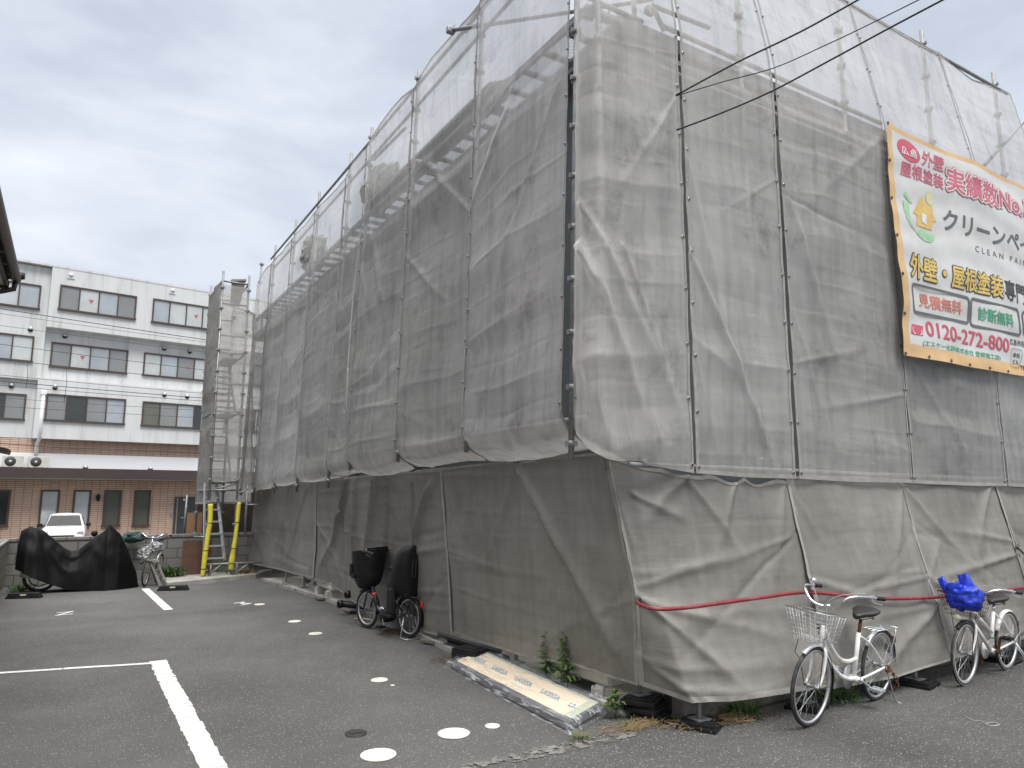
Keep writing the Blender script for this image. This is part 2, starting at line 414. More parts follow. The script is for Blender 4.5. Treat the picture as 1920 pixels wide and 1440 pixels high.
spoke_m = M('spoke_steel', (.55, .56, .57), .3, .9, var=.05)
rust = M('rust', (.13, .055, .03), .85, .2, var=.4, vs=40)
rubber = M('tyre_rubber', (.028, .028, .029), .75, var=.25, vs=25, dirt=(.09, .085, .08), ds=12, coord='obj')
blackp = M('black_plastic', (.010, .010, .011), .45, var=.2, vs=20, dirt=(.028, .027, .026), ds=9, spec=.3)
blackm = M('black_metal', (.02, .02, .021), .4, .3)
whitep = M('white_paint', (.78, .77, .74), .3, var=.05, vs=9, dirt=(.5, .47, .42), ds=12, coat=.3, coord='obj')
vinyl = M('black_vinyl', (.022, .022, .023), .45, var=.15, vs=30, bump=.15, bs=180)
asphalt = asphalt_mat('asphalt', (.086, .086, .0855), (.133, .1325, .131), .80)
asphalt2 = asphalt_mat('road_asphalt', (.075, .074, .073), (.115, .113, .111), .78)
concrete = M('concrete', (.34, .325, .30), .9, var=.22, vs=3.5, bump=.25, bs=40, dirt=(.16, .15, .13), ds=2.2)
paint_line = M('line_paint', (.72, .72, .70), .7, var=.10, vs=7, bump=.4, bs=70, dirt=(.33, .325, .315), ds=22)
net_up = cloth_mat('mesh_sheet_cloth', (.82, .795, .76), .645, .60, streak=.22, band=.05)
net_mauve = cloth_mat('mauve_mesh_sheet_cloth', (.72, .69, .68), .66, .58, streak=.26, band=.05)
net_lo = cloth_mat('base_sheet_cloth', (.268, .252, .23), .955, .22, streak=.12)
hem_m = M('sheet_hem_cloth', (.30, .285, .26), .85, var=.15, vs=15, bump=.2, bs=90)
# ================================================================ GROUND (structure)
def grid_sheet(name, x0, x1, y0, y1, z, mat):
    b = MB(); b.quad((x0, y0, z), (x1, y0, z), (x1, y1, z), (x0, y1, z)); return b.build(name, mat, fix=False)
g = MB()
g.quad((-250, -60, 0), (250, -60, 0), (250, 17.02, 0), (-250, 17.02, 0))
g.quad((-250, 17.02, 0), (250, 17.02, 0), (250, 17.02, -.65), (-250, 17.02, -.65))
g.quad((-250, 17.02, -.65), (250, 17.02, -.65), (250, 400, -.65), (-250, 400, -.65))
tag(g.build('ground', asphalt), kind='structure')
rd = MB()
rng = random.Random(3)
xs = [-40, -8, -2] + [-1 + i * .12 for i in range(50)] + [8, 40]
pl = [(x, 4.24 + (rng.uniform(-.015, .015) if -1.1 < x < 5.2 else 0), .004) for x in xs]
for a, b in zip(pl, pl[1:]):
    if a[0] < 3.5: rd.quad((a[0], -40, .004), (b[0], -40, .004), b, a)
    else: rd.quad((a[0], -40, .004), (b[0], -40, .004), (b[0], 4.16, .004), (a[0], 4.16, .004))
tag(rd.build('road', asphalt2), kind='structure')
# worn concrete strip where the car park meets the road
worn = worn_mat('worn_concrete', (.19, .18, .165), .47)
st = MB(); pts_a = []; pts_b = []
for i in range(60):
    x = 2.15 + i * (3.62 - 2.15) / 59
    w = .06 + .10 * max(0, math.sin((x - 2.1) * 1.9)) + rng.uniform(-.02, .02)
    y = 4.29 - (x - 2.15) * .03 + rng.uniform(-.008, .008)
    pts_a.append((x, y - w / 2, .009)); pts_b.append((x, y + w / 2, .009))
for i in range(59): st.quad(pts_a[i], pts_a[i+1], pts_b[i+1], pts_b[i])
tag(st.build('kerb_strip', worn), kind='structure')
# concrete apron along the building and slab by the rear wall
ap = MB()
prof = [(3.55, 4.9), (3.62, 6.0), (3.66, 7.4), (3.74, 9.0), (3.73, 10.4), (3.66, 12.0), (3.52, 13.6), (3.40, 15.3)]
for (xa, ya), (xb, yb) in zip(prof, prof[1:]):
    ap.quad((xa, ya, .05), (4.62, ya, .05), (4.62, yb, .05), (xb, yb, .05)); ap.quad((xa, ya, 0), (xa, ya, .05), (xb, yb, .05), (xb, yb, 0))
ap.quad((3.55, 4.9, 0), (4.62, 4.9, 0), (4.62, 4.9, .05), (3.55, 4.9, .05))
tag(ap.build('pavement', concrete), kind='structure')
sl = MB(); P4 = [(1.66, 15.05), (3.38, 15.75), (3.9, 16.6), (1.66, 16.6)]
top = [(x, y, .09) for x, y in P4]; bo = [(x, y, 0) for x, y in P4]
sl.poly(top)
for i in range(4): sl.quad(bo[i], bo[(i+1) % 4], top[(i+1) % 4], top[i])
tag(sl.build('concrete_step', concrete), kind='structure')
kb = MB(); kb.box((8.6, 4.46, .085), (9.0, .44, .17), bev=.02); kb.box((3.98, 4.72, .09), (.36, .3, .16), bev=.05)
tag(kb.build('kerb', M('mossy_concrete', (.20, .19, .165), .95, var=.35, vs=5, bump=.5, bs=30, dirt=(.07, .07, .045), ds=4)), kind='structure')

# painted parking lines with ragged edges and cracks
def stripe(a, b, w, seed, step=.07, jag=.006, cracks=.12):
    rr = random.Random(seed); a = Vector((*a, .004)); b = Vector((*b, .004)); d = b - a; L = d.length; d.normalize(); nrm = Vector((-d.y, d.x, 0)); s = MB(); t = 0; zz = 0
    last = None
    while t < L:
        t2 = min(L, t + step * rr.uniform(.6, 1.5))
        l1 = w / 2 + rr.uniform(-jag, jag); r1 = w / 2 + rr.uniform(-jag, jag)
        l2 = l1 + rr.uniform(-jag, jag); r2 = r1 + rr.uniform(-jag, jag)
        gap = .006 if rr.random() < cracks * 2 else 0
        s.quad(a + d * (t + gap) - nrm * r1, a + d * t2 - nrm * r2, a + d * t2 + nrm * l2, a + d * (t + gap + rr.uniform(-.005, .005)) + nrm * l1)
        t = t2
    return s
s = stripe((.905, 8.58), (.905, 1.2), .155, 5)
s2 = stripe((.83, 8.49), (-4.5, 9.75), .075, 6, step=.3, cracks=.25)
b0 = len(s.v); s.v += [(x, y, z + .001) for x, y, z in s2.v]
for f in s2.f: s.face([i + b0 for i in f])
tag(s.build('parking_line', paint_line, fix=False), kind='structure')
tag(stripe((1.30, 15.14), (1.385, 12.2), .125, 8, jag=.002, cracks=0).build('parking_line', paint_line, fix=False), kind='structure')
num = MB()
def strokes(pts, w, z=.005):
    for (x0, y0), (x1, y1) in zip(pts, pts[1:]):
        d = Vector((x1-x0, y1-y0, 0)); L = d.length; d.normalize(); n = Vector((-d.y, d.x, 0)) * w / 2; a = Vector((x0, y0, z)) - d * w * .3; b = Vector((x1, y1, z)) + d * w * .3
        num.quad(a - n, b - n, b + n, a + n); z += .0006
strokes([(-.03, 12.72), (.16, 12.76), (-.04, 12.46), (.15, 12.5)], .04)
strokes([(2.36, 12.38), (2.5, 12.42), (2.44, 12.28), (2.56, 12.22), (2.42, 12.1)], .05)
tag(num.build('parking_number', paint_line, fix=False), kind='structure')

# ================================================================ HOUSE BEING PAINTED (behind the sheets)
siding = M('teal_grey_siding', (.095, .11, .115), .7, var=.12, vs=4, bump=.2, bs=20)
roof_m = M('roof_slate', (.09, .09, .10), .7, var=.2, vs=8)
house = empty('house', (8.3, 13.3, 0), 0, 'teal grey two storey house wrapped in scaffold sheets, mostly hidden behind them', 'house')
hb = MB(); hb.box((0, 0, 3.2), (7.6, 16.5, 6.0)); hb.build('wall', siding, house)
hb = MB(); hb.box((0, 0, .19), (7.66, 16.56, .38)); hb.build('foundation', M('foundation_concrete', (.2, .195, .185), .9, bump=.2, bs=30), house)
hb = MB()
e = [(-4.05, -8.35), (4.3, -8.35), (4.3, 8.5), (-4.05, 8.5)]
zt = 6.36
hb.poly([(x, y, 6.2) for x, y in e])
for i in range(4):
    a, b = e[i], e[(i+1) % 4]; hb.quad((*a, 6.2), (*b, 6.2), (*b, zt), (*a, zt))
rg = [(0.1, -4.2), (.1, 4.2)]
hb.poly([(*e[0], zt), (*e[1], zt), (*rg[0], 7.15)]); hb.poly([(*e[2], zt), (*e[3], zt), (*rg[1], 7.15)])
hb.quad((*e[1], zt), (*e[2], zt), (*rg[1], 7.15), (*rg[0], 7.15)); hb.quad((*e[3], zt), (*e[0], zt), (*rg[0], 7.15), (*rg[1], 7.15))
hb.build('roof', roof_m, house)
for yy in (-6.0, -3.2, .2):
    for zz in (1.5, 4.4):
        w = MB(); w.box((-3.82, yy, zz), (.08, 1.3, 1.15)); wo = w.build('window', M('dark_window_frame', (.05, .045, .04), .5) if 'dark_window_frame' not in bpy.data.materials else bpy.data.materials['dark_window_frame'], house)

# ================================================================ SCAFFOLD
LY = [4.62, 6.41, 8.19, 9.95, 10.92, 12.71, 14.34, 16.1, 17.5]
LBOT = [1.98, 2.12, 2.09, 2.04, 1.80, 1.75, 1.73, 1.73, 1.7]
RX = [3.62, 5.43, 7.12, 8.9, 10.7]
sc_root = empty('scaffold', (3.6, 4.5, 0), 0, 'galvanised steel scaffold around the house, poles and rails showing through the sheets', 'scaffold')
off = -Vector((3.6, 4.5, 0))
def part(mb, name, mat, root=sc_root):
    o = mb.build(name, mat, root); o.data.transform(Matrix.Translation(-Vector(root.location))); return o
def standard(a, b, r=.0243, collars=True):
    s = MB(); s.tube([a, b], r, 10); a = Vector(a); b = Vector(b); L = (b - a).length; d = (b - a).normalized(); t = .12
    while collars and t < L - .05:
        p = a + d * t
        s.tube([p - d * .022, p + d * .022], r + .013, 10)
        for k in range(4):
            q = Vector((math.cos(k*PI/2), math.sin(k*PI/2), 0)); s.box(p + q * (r + .018), (.022, .022, .04))
        t += .45
    return s
def lx(z): return 3.3 + .15 * (z - 2.1) / 5
for y, zb in zip(LY, LBOT):
    part(standard((lx(zb) + .045, y, zb), (lx(7.25) + .06, y, 7.27 if y > 7 else 7.6)), 'standard', steel)
for x in RX:
    part(standard((x, 4.52, 1.9), (x, 4.52, 7.62)), 'standard', steel)
for (a, b) in (((3.5, 4.3, 6.78), (3.52, 16.3, 6.76)), ((3.47, 4.3, 7.02), (3.47, 16.3, 7.0)), ((3.4, 4.5, 2.3), (3.4, 16.2, 2.25)), ((3.48, 4.4, 5.82), (3.48, 16.3, 5.82)),
               ((3.2, 4.46, 7.32), (10.9, 4.46, 7.32)), ((4.1, 4.22, 5.74), (7.3, 4.22, 5.74)), ((4.1, 4.3, 5.4), (10.9, 4.3, 5.4)), ((3.6, 4.24, 1.93), (10.9, 4.24, 1.86)), ((3.66, 4.5, 2.02), (3.66, 16.5, 1.9))):
    part(MB().tube([a, b], .0215, 8), 'ledger', steel)
# cross ties and braces near the near corner
tie_a, tie_b = at_x(845, 57, 3.3), at_y(1225, -2, 4.9)
for (a, b) in ((tie_a, tie_b), (at_y(1096, -8, 4.75), at_y(1205, 42, 4.75)), (at_y(1222, 10, 4.7), at_y(1330, 52, 4.7)), (at_y(1228, 22, 4.75), at_y(1246, 58, 4.75)), (at_y(1188, -20, 4.8), at_y(1190, 42, 4.8)),
               (at_y(1945, 200, 4.55), at_y(1846, 310, 4.55)), (at_x(912, -10, 3.5), at_x(872, 60, 3.5)), (at_x(760, 240, 3.6), at_x(700, 300, 3.6))):
    part(MB().tube([a, b], .024, 8), 'brace', steel)
for p in (tie_a, at_y(1103, 28, 4.7), at_y(1135, 34, 4.75), at_y(1218, 20, 4.7), at_y(1152, 40, 4.75)):
    c = MB(); c.box(p, (.1, .07, .08), bev=.02); c.tube([Vector(p) + Vector((.03, 0, .03)), Vector(p) + Vector((.05, 0, .11))], .009, 6); part(c, 'clamp', steel)
# decks: steel planks with expanded metal panels between solid cross bars
emesh = hole_mat('expanded_metal', (.45, .46, .47), 22., 38.)
emesh_x = hole_mat('expanded_metal_crosswise', (.45, .46, .47), 38., 22.)
def plank(x0, x1, y0, y1, z, along='y', solid=False):
    root = MB(); L = (y1 - y0) if along == 'y' else (x1 - x0); n = max(2, round(L / .36))
    if along == 'y':
        for x in (x0 + .025, x1 - .025): root.box((x, (y0+y1)/2, z), (.05, y1-y0, .045))
        for i in range(n + 1): root.box(((x0+x1)/2, y0 + .03 + (L - .06) * i / n, z), (x1-x0-.1, .06, .035))
        if solid: root.box(((x0+x1)/2, (y0+y1)/2, z + .002), (x1-x0-.1, y1-y0-.12, .006))
    else:
        for y in (y0 + .025, y1 - .025): root.box(((x0+x1)/2, y, z), (x1-x0, .05, .045))
        for i in range(n + 1): root.box((x0 + .03 + (L - .06) * i / n, (y0+y1)/2, z), (.06, y1-y0-.1, .035))
        if solid: root.box(((x0+x1)/2, (y0+y1)/2, z + .002), (x1-x0-.12, y1-y0-.1, .006))
    o = part(root, 'deck_plank', steel)
    if not solid:
        m = MB(); m.quad((x0+.05, y0+.03, z), (x1-.05, y0+.03, z), (x1-.05, y1-.03, z), (x0+.05, y1-.03, z))
        k = m.build('mesh_panel', emesh if along == 'y' else emesh_x, o, fix=False); k.data.transform(Matrix.Translation(-Vector(sc_root.location)))
ys = [4.5] + LY[1:]
for a, b in zip(ys, ys[1:]):
    plank(3.5, 3.9, a + .02, b - .02, 5.9)
for a, b in zip(LY[1:], LY[2:]): plank(3.46, 3.76, a + .05, b - .05, 6.02, solid=True) if a < 9.5 else None
xs = [3.95, 5.43, 7.12, 8.9, 10.7]
for a, b in zip(xs, xs[1:]):
    plank(a + .02, b - .02, 4.3, 4.7, 5.52, 'x')
# lower standards with screw jacks and base plates
jacks = [(3.66, 14.41), (3.72, 13.37), (3.74, 12.03), (3.74, 10.57), (3.80, 7.93), (3.92, 6.39), (3.92, 4.55), (4.13, 4.13), (5.20, 4.02), (6.68, 3.97), (8.35, 4.05)]
for i, (x, y) in enumerate(jacks):
    z0 = .165 if i == 6 else .05
    part(MB().tube([(x, y, z0 + .26), (x + (.12 if y > 4.5 else 0), y, 2.0 if y > 4.5 else .36)], .0243, 10), 'standard', steel)
    j = MB(); j.box((x, y, z0 + .006), (.13, .13, .01)); j.tube([(x, y, z0 + .01), (x, y, z0 + .3)], .0175, 12)
    t = z0 + .02
    while t < z0 + .24: j.lathe([(.0175, t - .004), (.0205, t), (.0175, t + .004)], (x, y, 0), n=12); t += .011
    jo = part(j, 'screw_jack', steel)
    nt_ = MB(); nt_.lathe([(.02, z0 + .2), (.036, z0 + .2), (.036, z0 + .235), (.02, z0 + .235)], (x, y, 0), n=8, smooth=False)
    nt_.bar((x - .075, y - .02, z0 + .225), (x + .085, y + .02, z0 + .215), .022, .014); nt_.tube([(x, y, z0 + .235), (x, y, z0 + .3)], .0275, 10)
    k = nt_.build('jack_nut', steel, jo); k.data.transform(Matrix.Translation(-Vector(sc_root.location)))

# ================================================================ SHEETS
def vnoise(x, y, seed):
    r = np.random.default_rng(seed); T = r.random((64, 64))
    xi = np.floor(x).astype(int); yi = np.floor(y).astype(int); fx = x - xi; fy = y - yi
    fx = fx * fx * (3 - 2 * fx); fy = fy * fy * (3 - 2 * fy)
    a = T[xi % 64, yi % 64]; b = T[(xi+1) % 64, yi % 64]; c = T[xi % 64, (yi+1) % 64]; d = T[(xi+1) % 64, (yi+1) % 64]
    return (a * (1-fx) + b * fx) * (1-fy) + (c * (1-fx) + d * fx) * fy - .5
def smooth_grid(P, axis, k):
    for _ in range(k):
        Q = P.copy()
        if axis == 0: Q[1:-1] = (P[:-2] + 2 * P[1:-1] + P[2:]) / 4
        else: Q[:, 1:-1] = (P[:, :-2] + 2 * P[:, 1:-1] + P[:, 2:]) / 4
        P = Q
    return P
ring = MB(); ring.lathe([(.008, -.002), (.015, -.002), (.016, .0), (.015, .002), (.008, .002)], n=12)
ring_o = ring.build('eyelet', M('brass_eyelet', (.35, .34, .32), .4, .8)); ring_me = ring_o.data; bpy.data.objects.remove(ring_o)
hole_b = MB(); hole_b.disc((0, 0, .0), .008, 10); hole_me = hole_b.build('eyelet_hole', blackm, fix=False).data
bpy.data.objects.remove(bpy.data.objects['eyelet_hole'])
def sheet(label, ctrl, nu, nv, outward, seed, mat, facet=.016, facet_u=.012, billow=.05, scallop=.008, folds=(), nfold=5, rough=.012, ky=.30, eyes=True, smooth=(4, 3), tilt=0., group=None, under=0., bottom_scallop=0., hem=True, name='scaffold_sheet', cat='scaffold sheet', sharp=.008, top_scallop=0.):
    rg = np.random.default_rng(seed)
    us = np.linspace(0, 1, nu); vs = np.linspace(0, 1, nv)
    cu = [c[0] for c in ctrl]
    colsP = []
    for u0, pts in ctrl:
        pv = [p[0] for p in pts]
        colsP.append(np.stack([np.interp(vs, pv, [p[1][k] for p in pts]) for k in range(3)], -1))
    colsP = np.array(colsP)
    P = np.empty((nu, nv, 3))
    for k in range(3):
        for j in range(nv): P[:, j, k] = np.interp(us, cu, colsP[:, j, k])
    P = smooth_grid(P, 1, smooth[0]); P = smooth_grid(P, 0, smooth[1])
    su = np.concatenate([[0], np.cumsum(np.linalg.norm(np.diff(P[:, nv//2], axis=0), axis=1))]); W = su[-1]
    sv = np.concatenate([[0], np.cumsum(np.linalg.norm(np.diff(P[nu//2], axis=0), axis=1))]); H = sv[-1]
    U = np.repeat(us[:, None], nv, 1); V = np.repeat(vs[None], nu, 0)
    S = np.repeat(su[:, None], nv, 1); T = np.repeat(sv[None], nu, 0)
    du = np.gradient(P, axis=0); dv = np.gradient(P, axis=1)
    Nn = np.cross(du, dv); Nn /= np.linalg.norm(Nn, axis=2, keepdims=True) + 1e-9
    if (Nn.reshape(-1, 3) @ np.array(outward)).mean() < 0: Nn = -Nn
    D = np.zeros((nu, nv))
    Tn = T + tilt * S + .05 * vnoise(S * 1.3, T * .8, seed + 1) * 2
    # fold lines from packing: facets between them, sharp little ridges on them
    kn = np.arange(-.6, H + 1, ky); kn = kn + rg.uniform(-.3, .3, len(kn)) * ky
    for sgn in range(2):
        D += np.interp(Tn + .35 * sgn * vnoise(S * 1.1, T * .5, seed + 40), np.sort(kn), rg.normal(0, facet, len(kn))) * (.7 if sgn == 0 else .35)
    kx = np.linspace(-.1, W + .1, max(3, int(W / .45) + 1))
    D += np.interp(S + .03 * vnoise(T * 1.5, S, seed + 2), kx, rg.normal(0, facet_u, len(kx)))
    for q in kn:
        a = rg.uniform(.3, 1) * sharp * (1 if rg.random() < .7 else -1)
        D += a * np.exp(-np.abs(Tn - q) / .016) * (.5 + vnoise(S * 2, Tn * 0 + q * 7, seed + 3) * 1.4)
    for q in kx[1:-1]: D += rg.uniform(.3, .8) * sharp * np.exp(-np.abs(S + .02 * vnoise(T * 1.5, S, seed + 2) - q) / .014) * (.5 + vnoise(T * 1.3, S * 0 + q * 5, seed + 13) * 1.6)
    # hang between the poles
    D += billow * np.sin(PI * U) ** .8 * (vnoise(S * .35 + 5, T * .55, seed + 4) * 2)
    D += rough * (vnoise(S * 3.1, T * 2.3, seed + 5) + .5 * vnoise(S * 6.7, T * 5.1, seed + 6) + .3 * vnoise(S * 14, T * 11, seed + 7)) * 1.6
    # tension folds fan out from tie points on the edges
    F = list(folds)
    for _ in range(nfold):
        side = rg.integers(0, 2); v0 = rg.uniform(.05, .98); ln = rg.uniform(.35, 1.1)
        F.append((float(side), v0, (1 - side) * 1.0 if rg.random() < .4 else rg.uniform(.2, .8), v0 + rg.uniform(-1, .35) * ln / H * 1.3, rg.uniform(.008, .022) * (1 if rg.random() < .7 else -1), rg.uniform(.03, .07)))
    for u0, v0, u1, v1, amp, w in F:
        a = np.array([u0 * W, v0 * H]); b = np.array([u1 * W, v1 * H]); d = b - a; L = np.linalg.norm(d) + 1e-6; d /= L
        x = (S - a[0]) * d[0] + (T - a[1]) * d[1]; y = -(S - a[0]) * d[1] + (T - a[1]) * d[0]
        al = np.clip(x / L, 0, 1.0); ww = w * (.35 + .9 * al)
        env = np.where((x > -w) & (x < L * 1.15), np.clip(1.15 - al, 0, 1) ** .6 * np.clip((x + w) / w, 0, 1), 0) * np.clip((1.15 * L - x) / (.3 * L), 0, 1)
        D += amp * env * np.exp(-(np.abs(y) / ww) ** 1.5)
    D = D * (1 - .85 * np.exp(-S / .13)) * (1 - .85 * np.exp(-(W - S) / .13))
    P = P + Nn * D[..., None]
    # edges pull back between the eyelets
    sp = .45
    if scallop:
        tu = du / (np.linalg.norm(du, axis=2, keepdims=True) + 1e-9)
        sc_ = np.abs(np.sin(PI * T / sp)) ** .8 * (.6 + 1.6 * np.abs(vnoise(T / sp * .9, S * 0, seed + 8)))
        P += tu * (scallop * sc_ * np.exp(-S / .12) - scallop * sc_ * np.exp(-(W - S) / .12))[..., None]
    if bottom_scallop: P[..., 2] += bottom_scallop * np.abs(np.sin(PI * S / sp)) ** .8 * np.exp(-T / .1)
    if top_scallop: P[..., 2] -= top_scallop * np.abs(np.sin(PI * S / .42)) ** .9 * (.3 + 1.4 * np.abs(vnoise(S / .42, S * 0, seed + 9)) * 2) * np.exp(-(H - T) / .14)
    base = P[nu//2, 0].copy()
    me = bpy.data.meshes.new(name)
    V3 = (P - base).reshape(-1, 3)
    idx = np.arange(nu * nv).reshape(nu, nv)
    q = np.stack([idx[:-1, :-1], idx[1:, :-1], idx[1:, 1:], idx[:-1, 1:]], -1).reshape(-1, 4)
    me.vertices.add(len(V3)); me.vertices.foreach_set('co', V3.ravel())
    me.loops.add(q.size); me.loops.foreach_set('vertex_index', q.ravel())
    me.polygons.add(len(q)); me.polygons.foreach_set('loop_start', np.arange(0, q.size, 4)); me.polygons.foreach_set('use_smooth', np.ones(len(q), bool))
    me.update(calc_edges=True); me.validate(); me.materials.append(mat)
    o = bpy.data.objects.new(name, me); col.objects.link(o); o.location = base
    tag(o, label, cat, group)
    du = np.gradient(P, axis=0); dv = np.gradient(P, axis=1); Nn = np.cross(du, dv); Nn /= np.linalg.norm(Nn, axis=2, keepdims=True) + 1e-9
    if (Nn.reshape(-1, 3) @ np.array(outward)).mean() < 0: Nn = -Nn
    if hem:
        h = MB(); Q = P + Nn * .005 - base
        ku = max(1, int(round(.03 / (W / (nu - 1))))); kv = max(1, int(round(.03 / (H / (nv - 1)))))
        for rng_u, rng_v in (((0, ku), (0, nv-1)), ((nu-1-ku, nu-1), (0, nv-1)), ((ku, nu-1-ku), (0, kv)), ((ku, nu-1-ku), (nv-1-kv, nv-1))):
            a0, a1 = rng_u; b0, b1 = rng_v
            ii = h.verts(Q[a0:a1+1, b0:b1+1].reshape(-1, 3)); m = b1 - b0 + 1
            for i in range(a1 - a0):
                for j in range(b1 - b0): h.face((ii + i*m + j, ii + (i+1)*m + j, ii + (i+1)*m + j+1, ii + i*m + j+1), True)
        h.build('hem', hem_m, o, fix=False)
    if eyes:
        def eye(i, j):
            n = Vector(Nn[i, j]); p = Vector(P[i, j] - base) + n * .009
            e = bpy.data.objects.new('eyelet', ring_me); col.objects.link(e); e.parent = o; e.location = p; e.rotation_euler = n.to_track_quat('Z', 'Y').to_euler()
            k = bpy.data.objects.new('eyelet_hole', hole_me); col.objects.link(k); k.parent = e
        for side in (0, 1):
            i = min(nu - 1, max(0, int(round(.022 / (W / (nu-1)))))); i = i if side == 0 else nu - 1 - i
            t = .05
            while t < H:
                eye(i, int(np.argmin(np.abs(sv - t)))); t += sp
    return o

# --- upper sheets of the left face: fold under the overhang, hang from the rail at 7 m
UPB = [2.27, 2.21, 2.20, 2.12, 2.05, 1.97, 1.91, 1.85, 1.8]
UPT = [7.6, 7.09, 7.0, 6.93, 6.84, 6.87, 6.86, 6.84, 6.7]
def lcol(y, i, sag=0.):
    zb, zt = UPB[i] - sag, UPT[i] - sag * .3
    return [(0, (3.64, y, 2.06 - .012 * (y - 4.5))), (.05, (3.38, y, zb - .05)), (.075, (lx(zb), y, zb + .08)), (1, (lx(zt), y, zt))]
tags_l = ['upper sheet nearest the corner gap on the left face, darkest, mauve grey', 'left face sheet second from the corner gap, tarp behind its top',
          'upper sheet on the left face right of the hanging white rope, bundled tarp behind it', 'narrow upper sheet on the left face with a white rope down its edge', 'left face upper sheet just left of the narrow roped sheet',
          'left face upper sheet third from the stair tower end', 'left face upper sheet second from the stair tower end', 'farthest upper sheet on the left face, ending behind the stair tower']
for i in range(8):
    ya, yb = LY[i], LY[i+1]
    if i == 0: ya = 4.68
    c = [(0, lcol(yb + .01, i+1)), (.5, lcol((ya+yb)/2, i, .07)), (1, lcol(ya - .01, i))]
    if i == 0:      # the cloth stops short of the corner
        c[2] = (1, [(v, (p[0], p[1] + (.0 if v < .5 else -.06), p[2])) for v, p in lcol(4.69, 0)])
    nu_ = [84, 76, 64, 36, 46, 40, 36, 30][i]; nv_ = [360, 320, 280, 250, 210, 190, 170, 150][i]
    fl = []
    if i == 0: fl = [(0, .53, 1, .80, .05, .05), (1, .62, .3, .30, .03, .06), (0, .97, .6, .85, .03, .06)]
    if i == 1: fl = [(1, .53, .1, .80, .045, .06), (0, .55, .8, .35, .03, .06), (1, .82, .2, .98, .03, .08)]
    if i == 2: fl = [(0, .95, .8, .35, .05, .09), (1, .6, .3, .1, .03, .06)]
    sheet(tags_l[i], c, nu_, nv_, (-1, 0, 0), 100 + i * 7, net_mauve if i == 0 else net_up, folds=fl, nfold=6, tilt=rng.uniform(-.06, .06), eyes=(i < 4), billow=.07, group='upper scaffold sheets', facet=.02, sharp=.014, ky=.24)
# --- upper sheets of the right face, the top leaning back to the set-back poles
def rcol(x, zb, y=4.15, zt=5.78, top=7.34, yt=4.44, xt=None):
    return [(0, (x, y, zb)), (.68, (x, y, zt - .12)), (.74, (x, y + .02, zt + .06)), (1, (x if xt is None else xt, yt, top))]
c0 = [(0, [(0, (3.62, 4.56, 2.07)), (.06, (3.36, 4.58, 2.2)), (.1, (3.34, 4.57, 2.34)), (.7, (3.42, 4.56, 5.7)), (1, (3.46, 4.56, 7.6))]),
      (.13, [(0, (3.6, 4.5, 2.0)), (.07, (3.3, 4.36, 2.1)), (.12, (3.24, 4.3, 2.4)), (.7, (3.28, 4.32, 5.7)), (1, (3.4, 4.42, 7.6))]),
      (.2, [(0, (3.62, 4.3, 1.96)), (.05, (3.42, 4.22, 2.03)), (.12, (3.3, 4.2, 2.42)), (.7, (3.34, 4.2, 5.7)), (1, (3.46, 4.4, 7.6))]),
      (.5, [(0, (3.72, 4.19, 1.93)), (.05, (3.66, 4.17, 2.08)), (.12, (3.66, 4.17, 2.4)), (.7, (3.68, 4.17, 5.7)), (1, (3.75, 4.42, 7.6))]),
      (1, [(0, (4.19, 4.15, 1.87)), (.05, (4.19, 4.15, 2.1)), (.12, (4.19, 4.15, 2.45)), (.7, (4.19, 4.15, 5.76)), (1, (4.19, 4.42, 7.6))])]
sheet('upper sheet wrapped round the near corner, right of the black gap', c0, 100, 360, (-.3, -1, 0), 201, net_up, folds=[(.2, .30, .75, .02, .07, .07), (.2, .36, 1.0, .04, .045, .07), (0, .1, .2, .34, .03, .05), (1, .55, .4, .36, .03, .05), (.5, .3, 1, .02, .03, .05), (0, .93, .22, .8, .03, .04)], nfold=5, billow=.035, tilt=-.03, group='upper scaffold sheets', smooth=(3, 2), sharp=.013, ky=.24)
RS = [(4.215, 5.425, 1.87, 1.84), (5.46, 7.21, 1.84, 1.82), (7.22, 9.09, 1.82, 1.80), (9.1, 10.95, 1.80, 1.78)]
tags_r = ['upper sheet on the right face between the two dark teal slits, where the cables end', 'upper sheet on the right face just left of the orange edged banner', 'right face sheet behind the left half of the banner, pale mesh above it', 'upper sheet at the right edge of the photo, behind the banner']
for i, (xa, xb, za, zb) in enumerate(RS):
    c = [(0, rcol(xa, za, xt=xa - .02)), (.5, rcol((xa+xb)/2, (za+zb)/2 - .01, top=7.28)), (1, rcol(xb, zb))]
    fl = {0: [(0, .5, .45, .1, .05, .08), (0, .34, .8, .01, .06, .05), (0, .2, .25, .0, .02, .04)], 1: [(0, .52, .5, .1, .05, .1), (1, .68, .1, .45, .035, .09), (0, .3, .35, .02, .02, .05)], 2: [(0, .28, .6, .05, .03, .06)], 3: []}[i]
    sheet(tags_r[i], c, 84, 330, (0, -1, 0), 301 + i * 7, net_up, folds=fl, nfold=4, billow=.035, tilt=.02, group='upper scaffold sheets', facet=.016, sharp=.013, ky=.24, eyes=(i < 3))
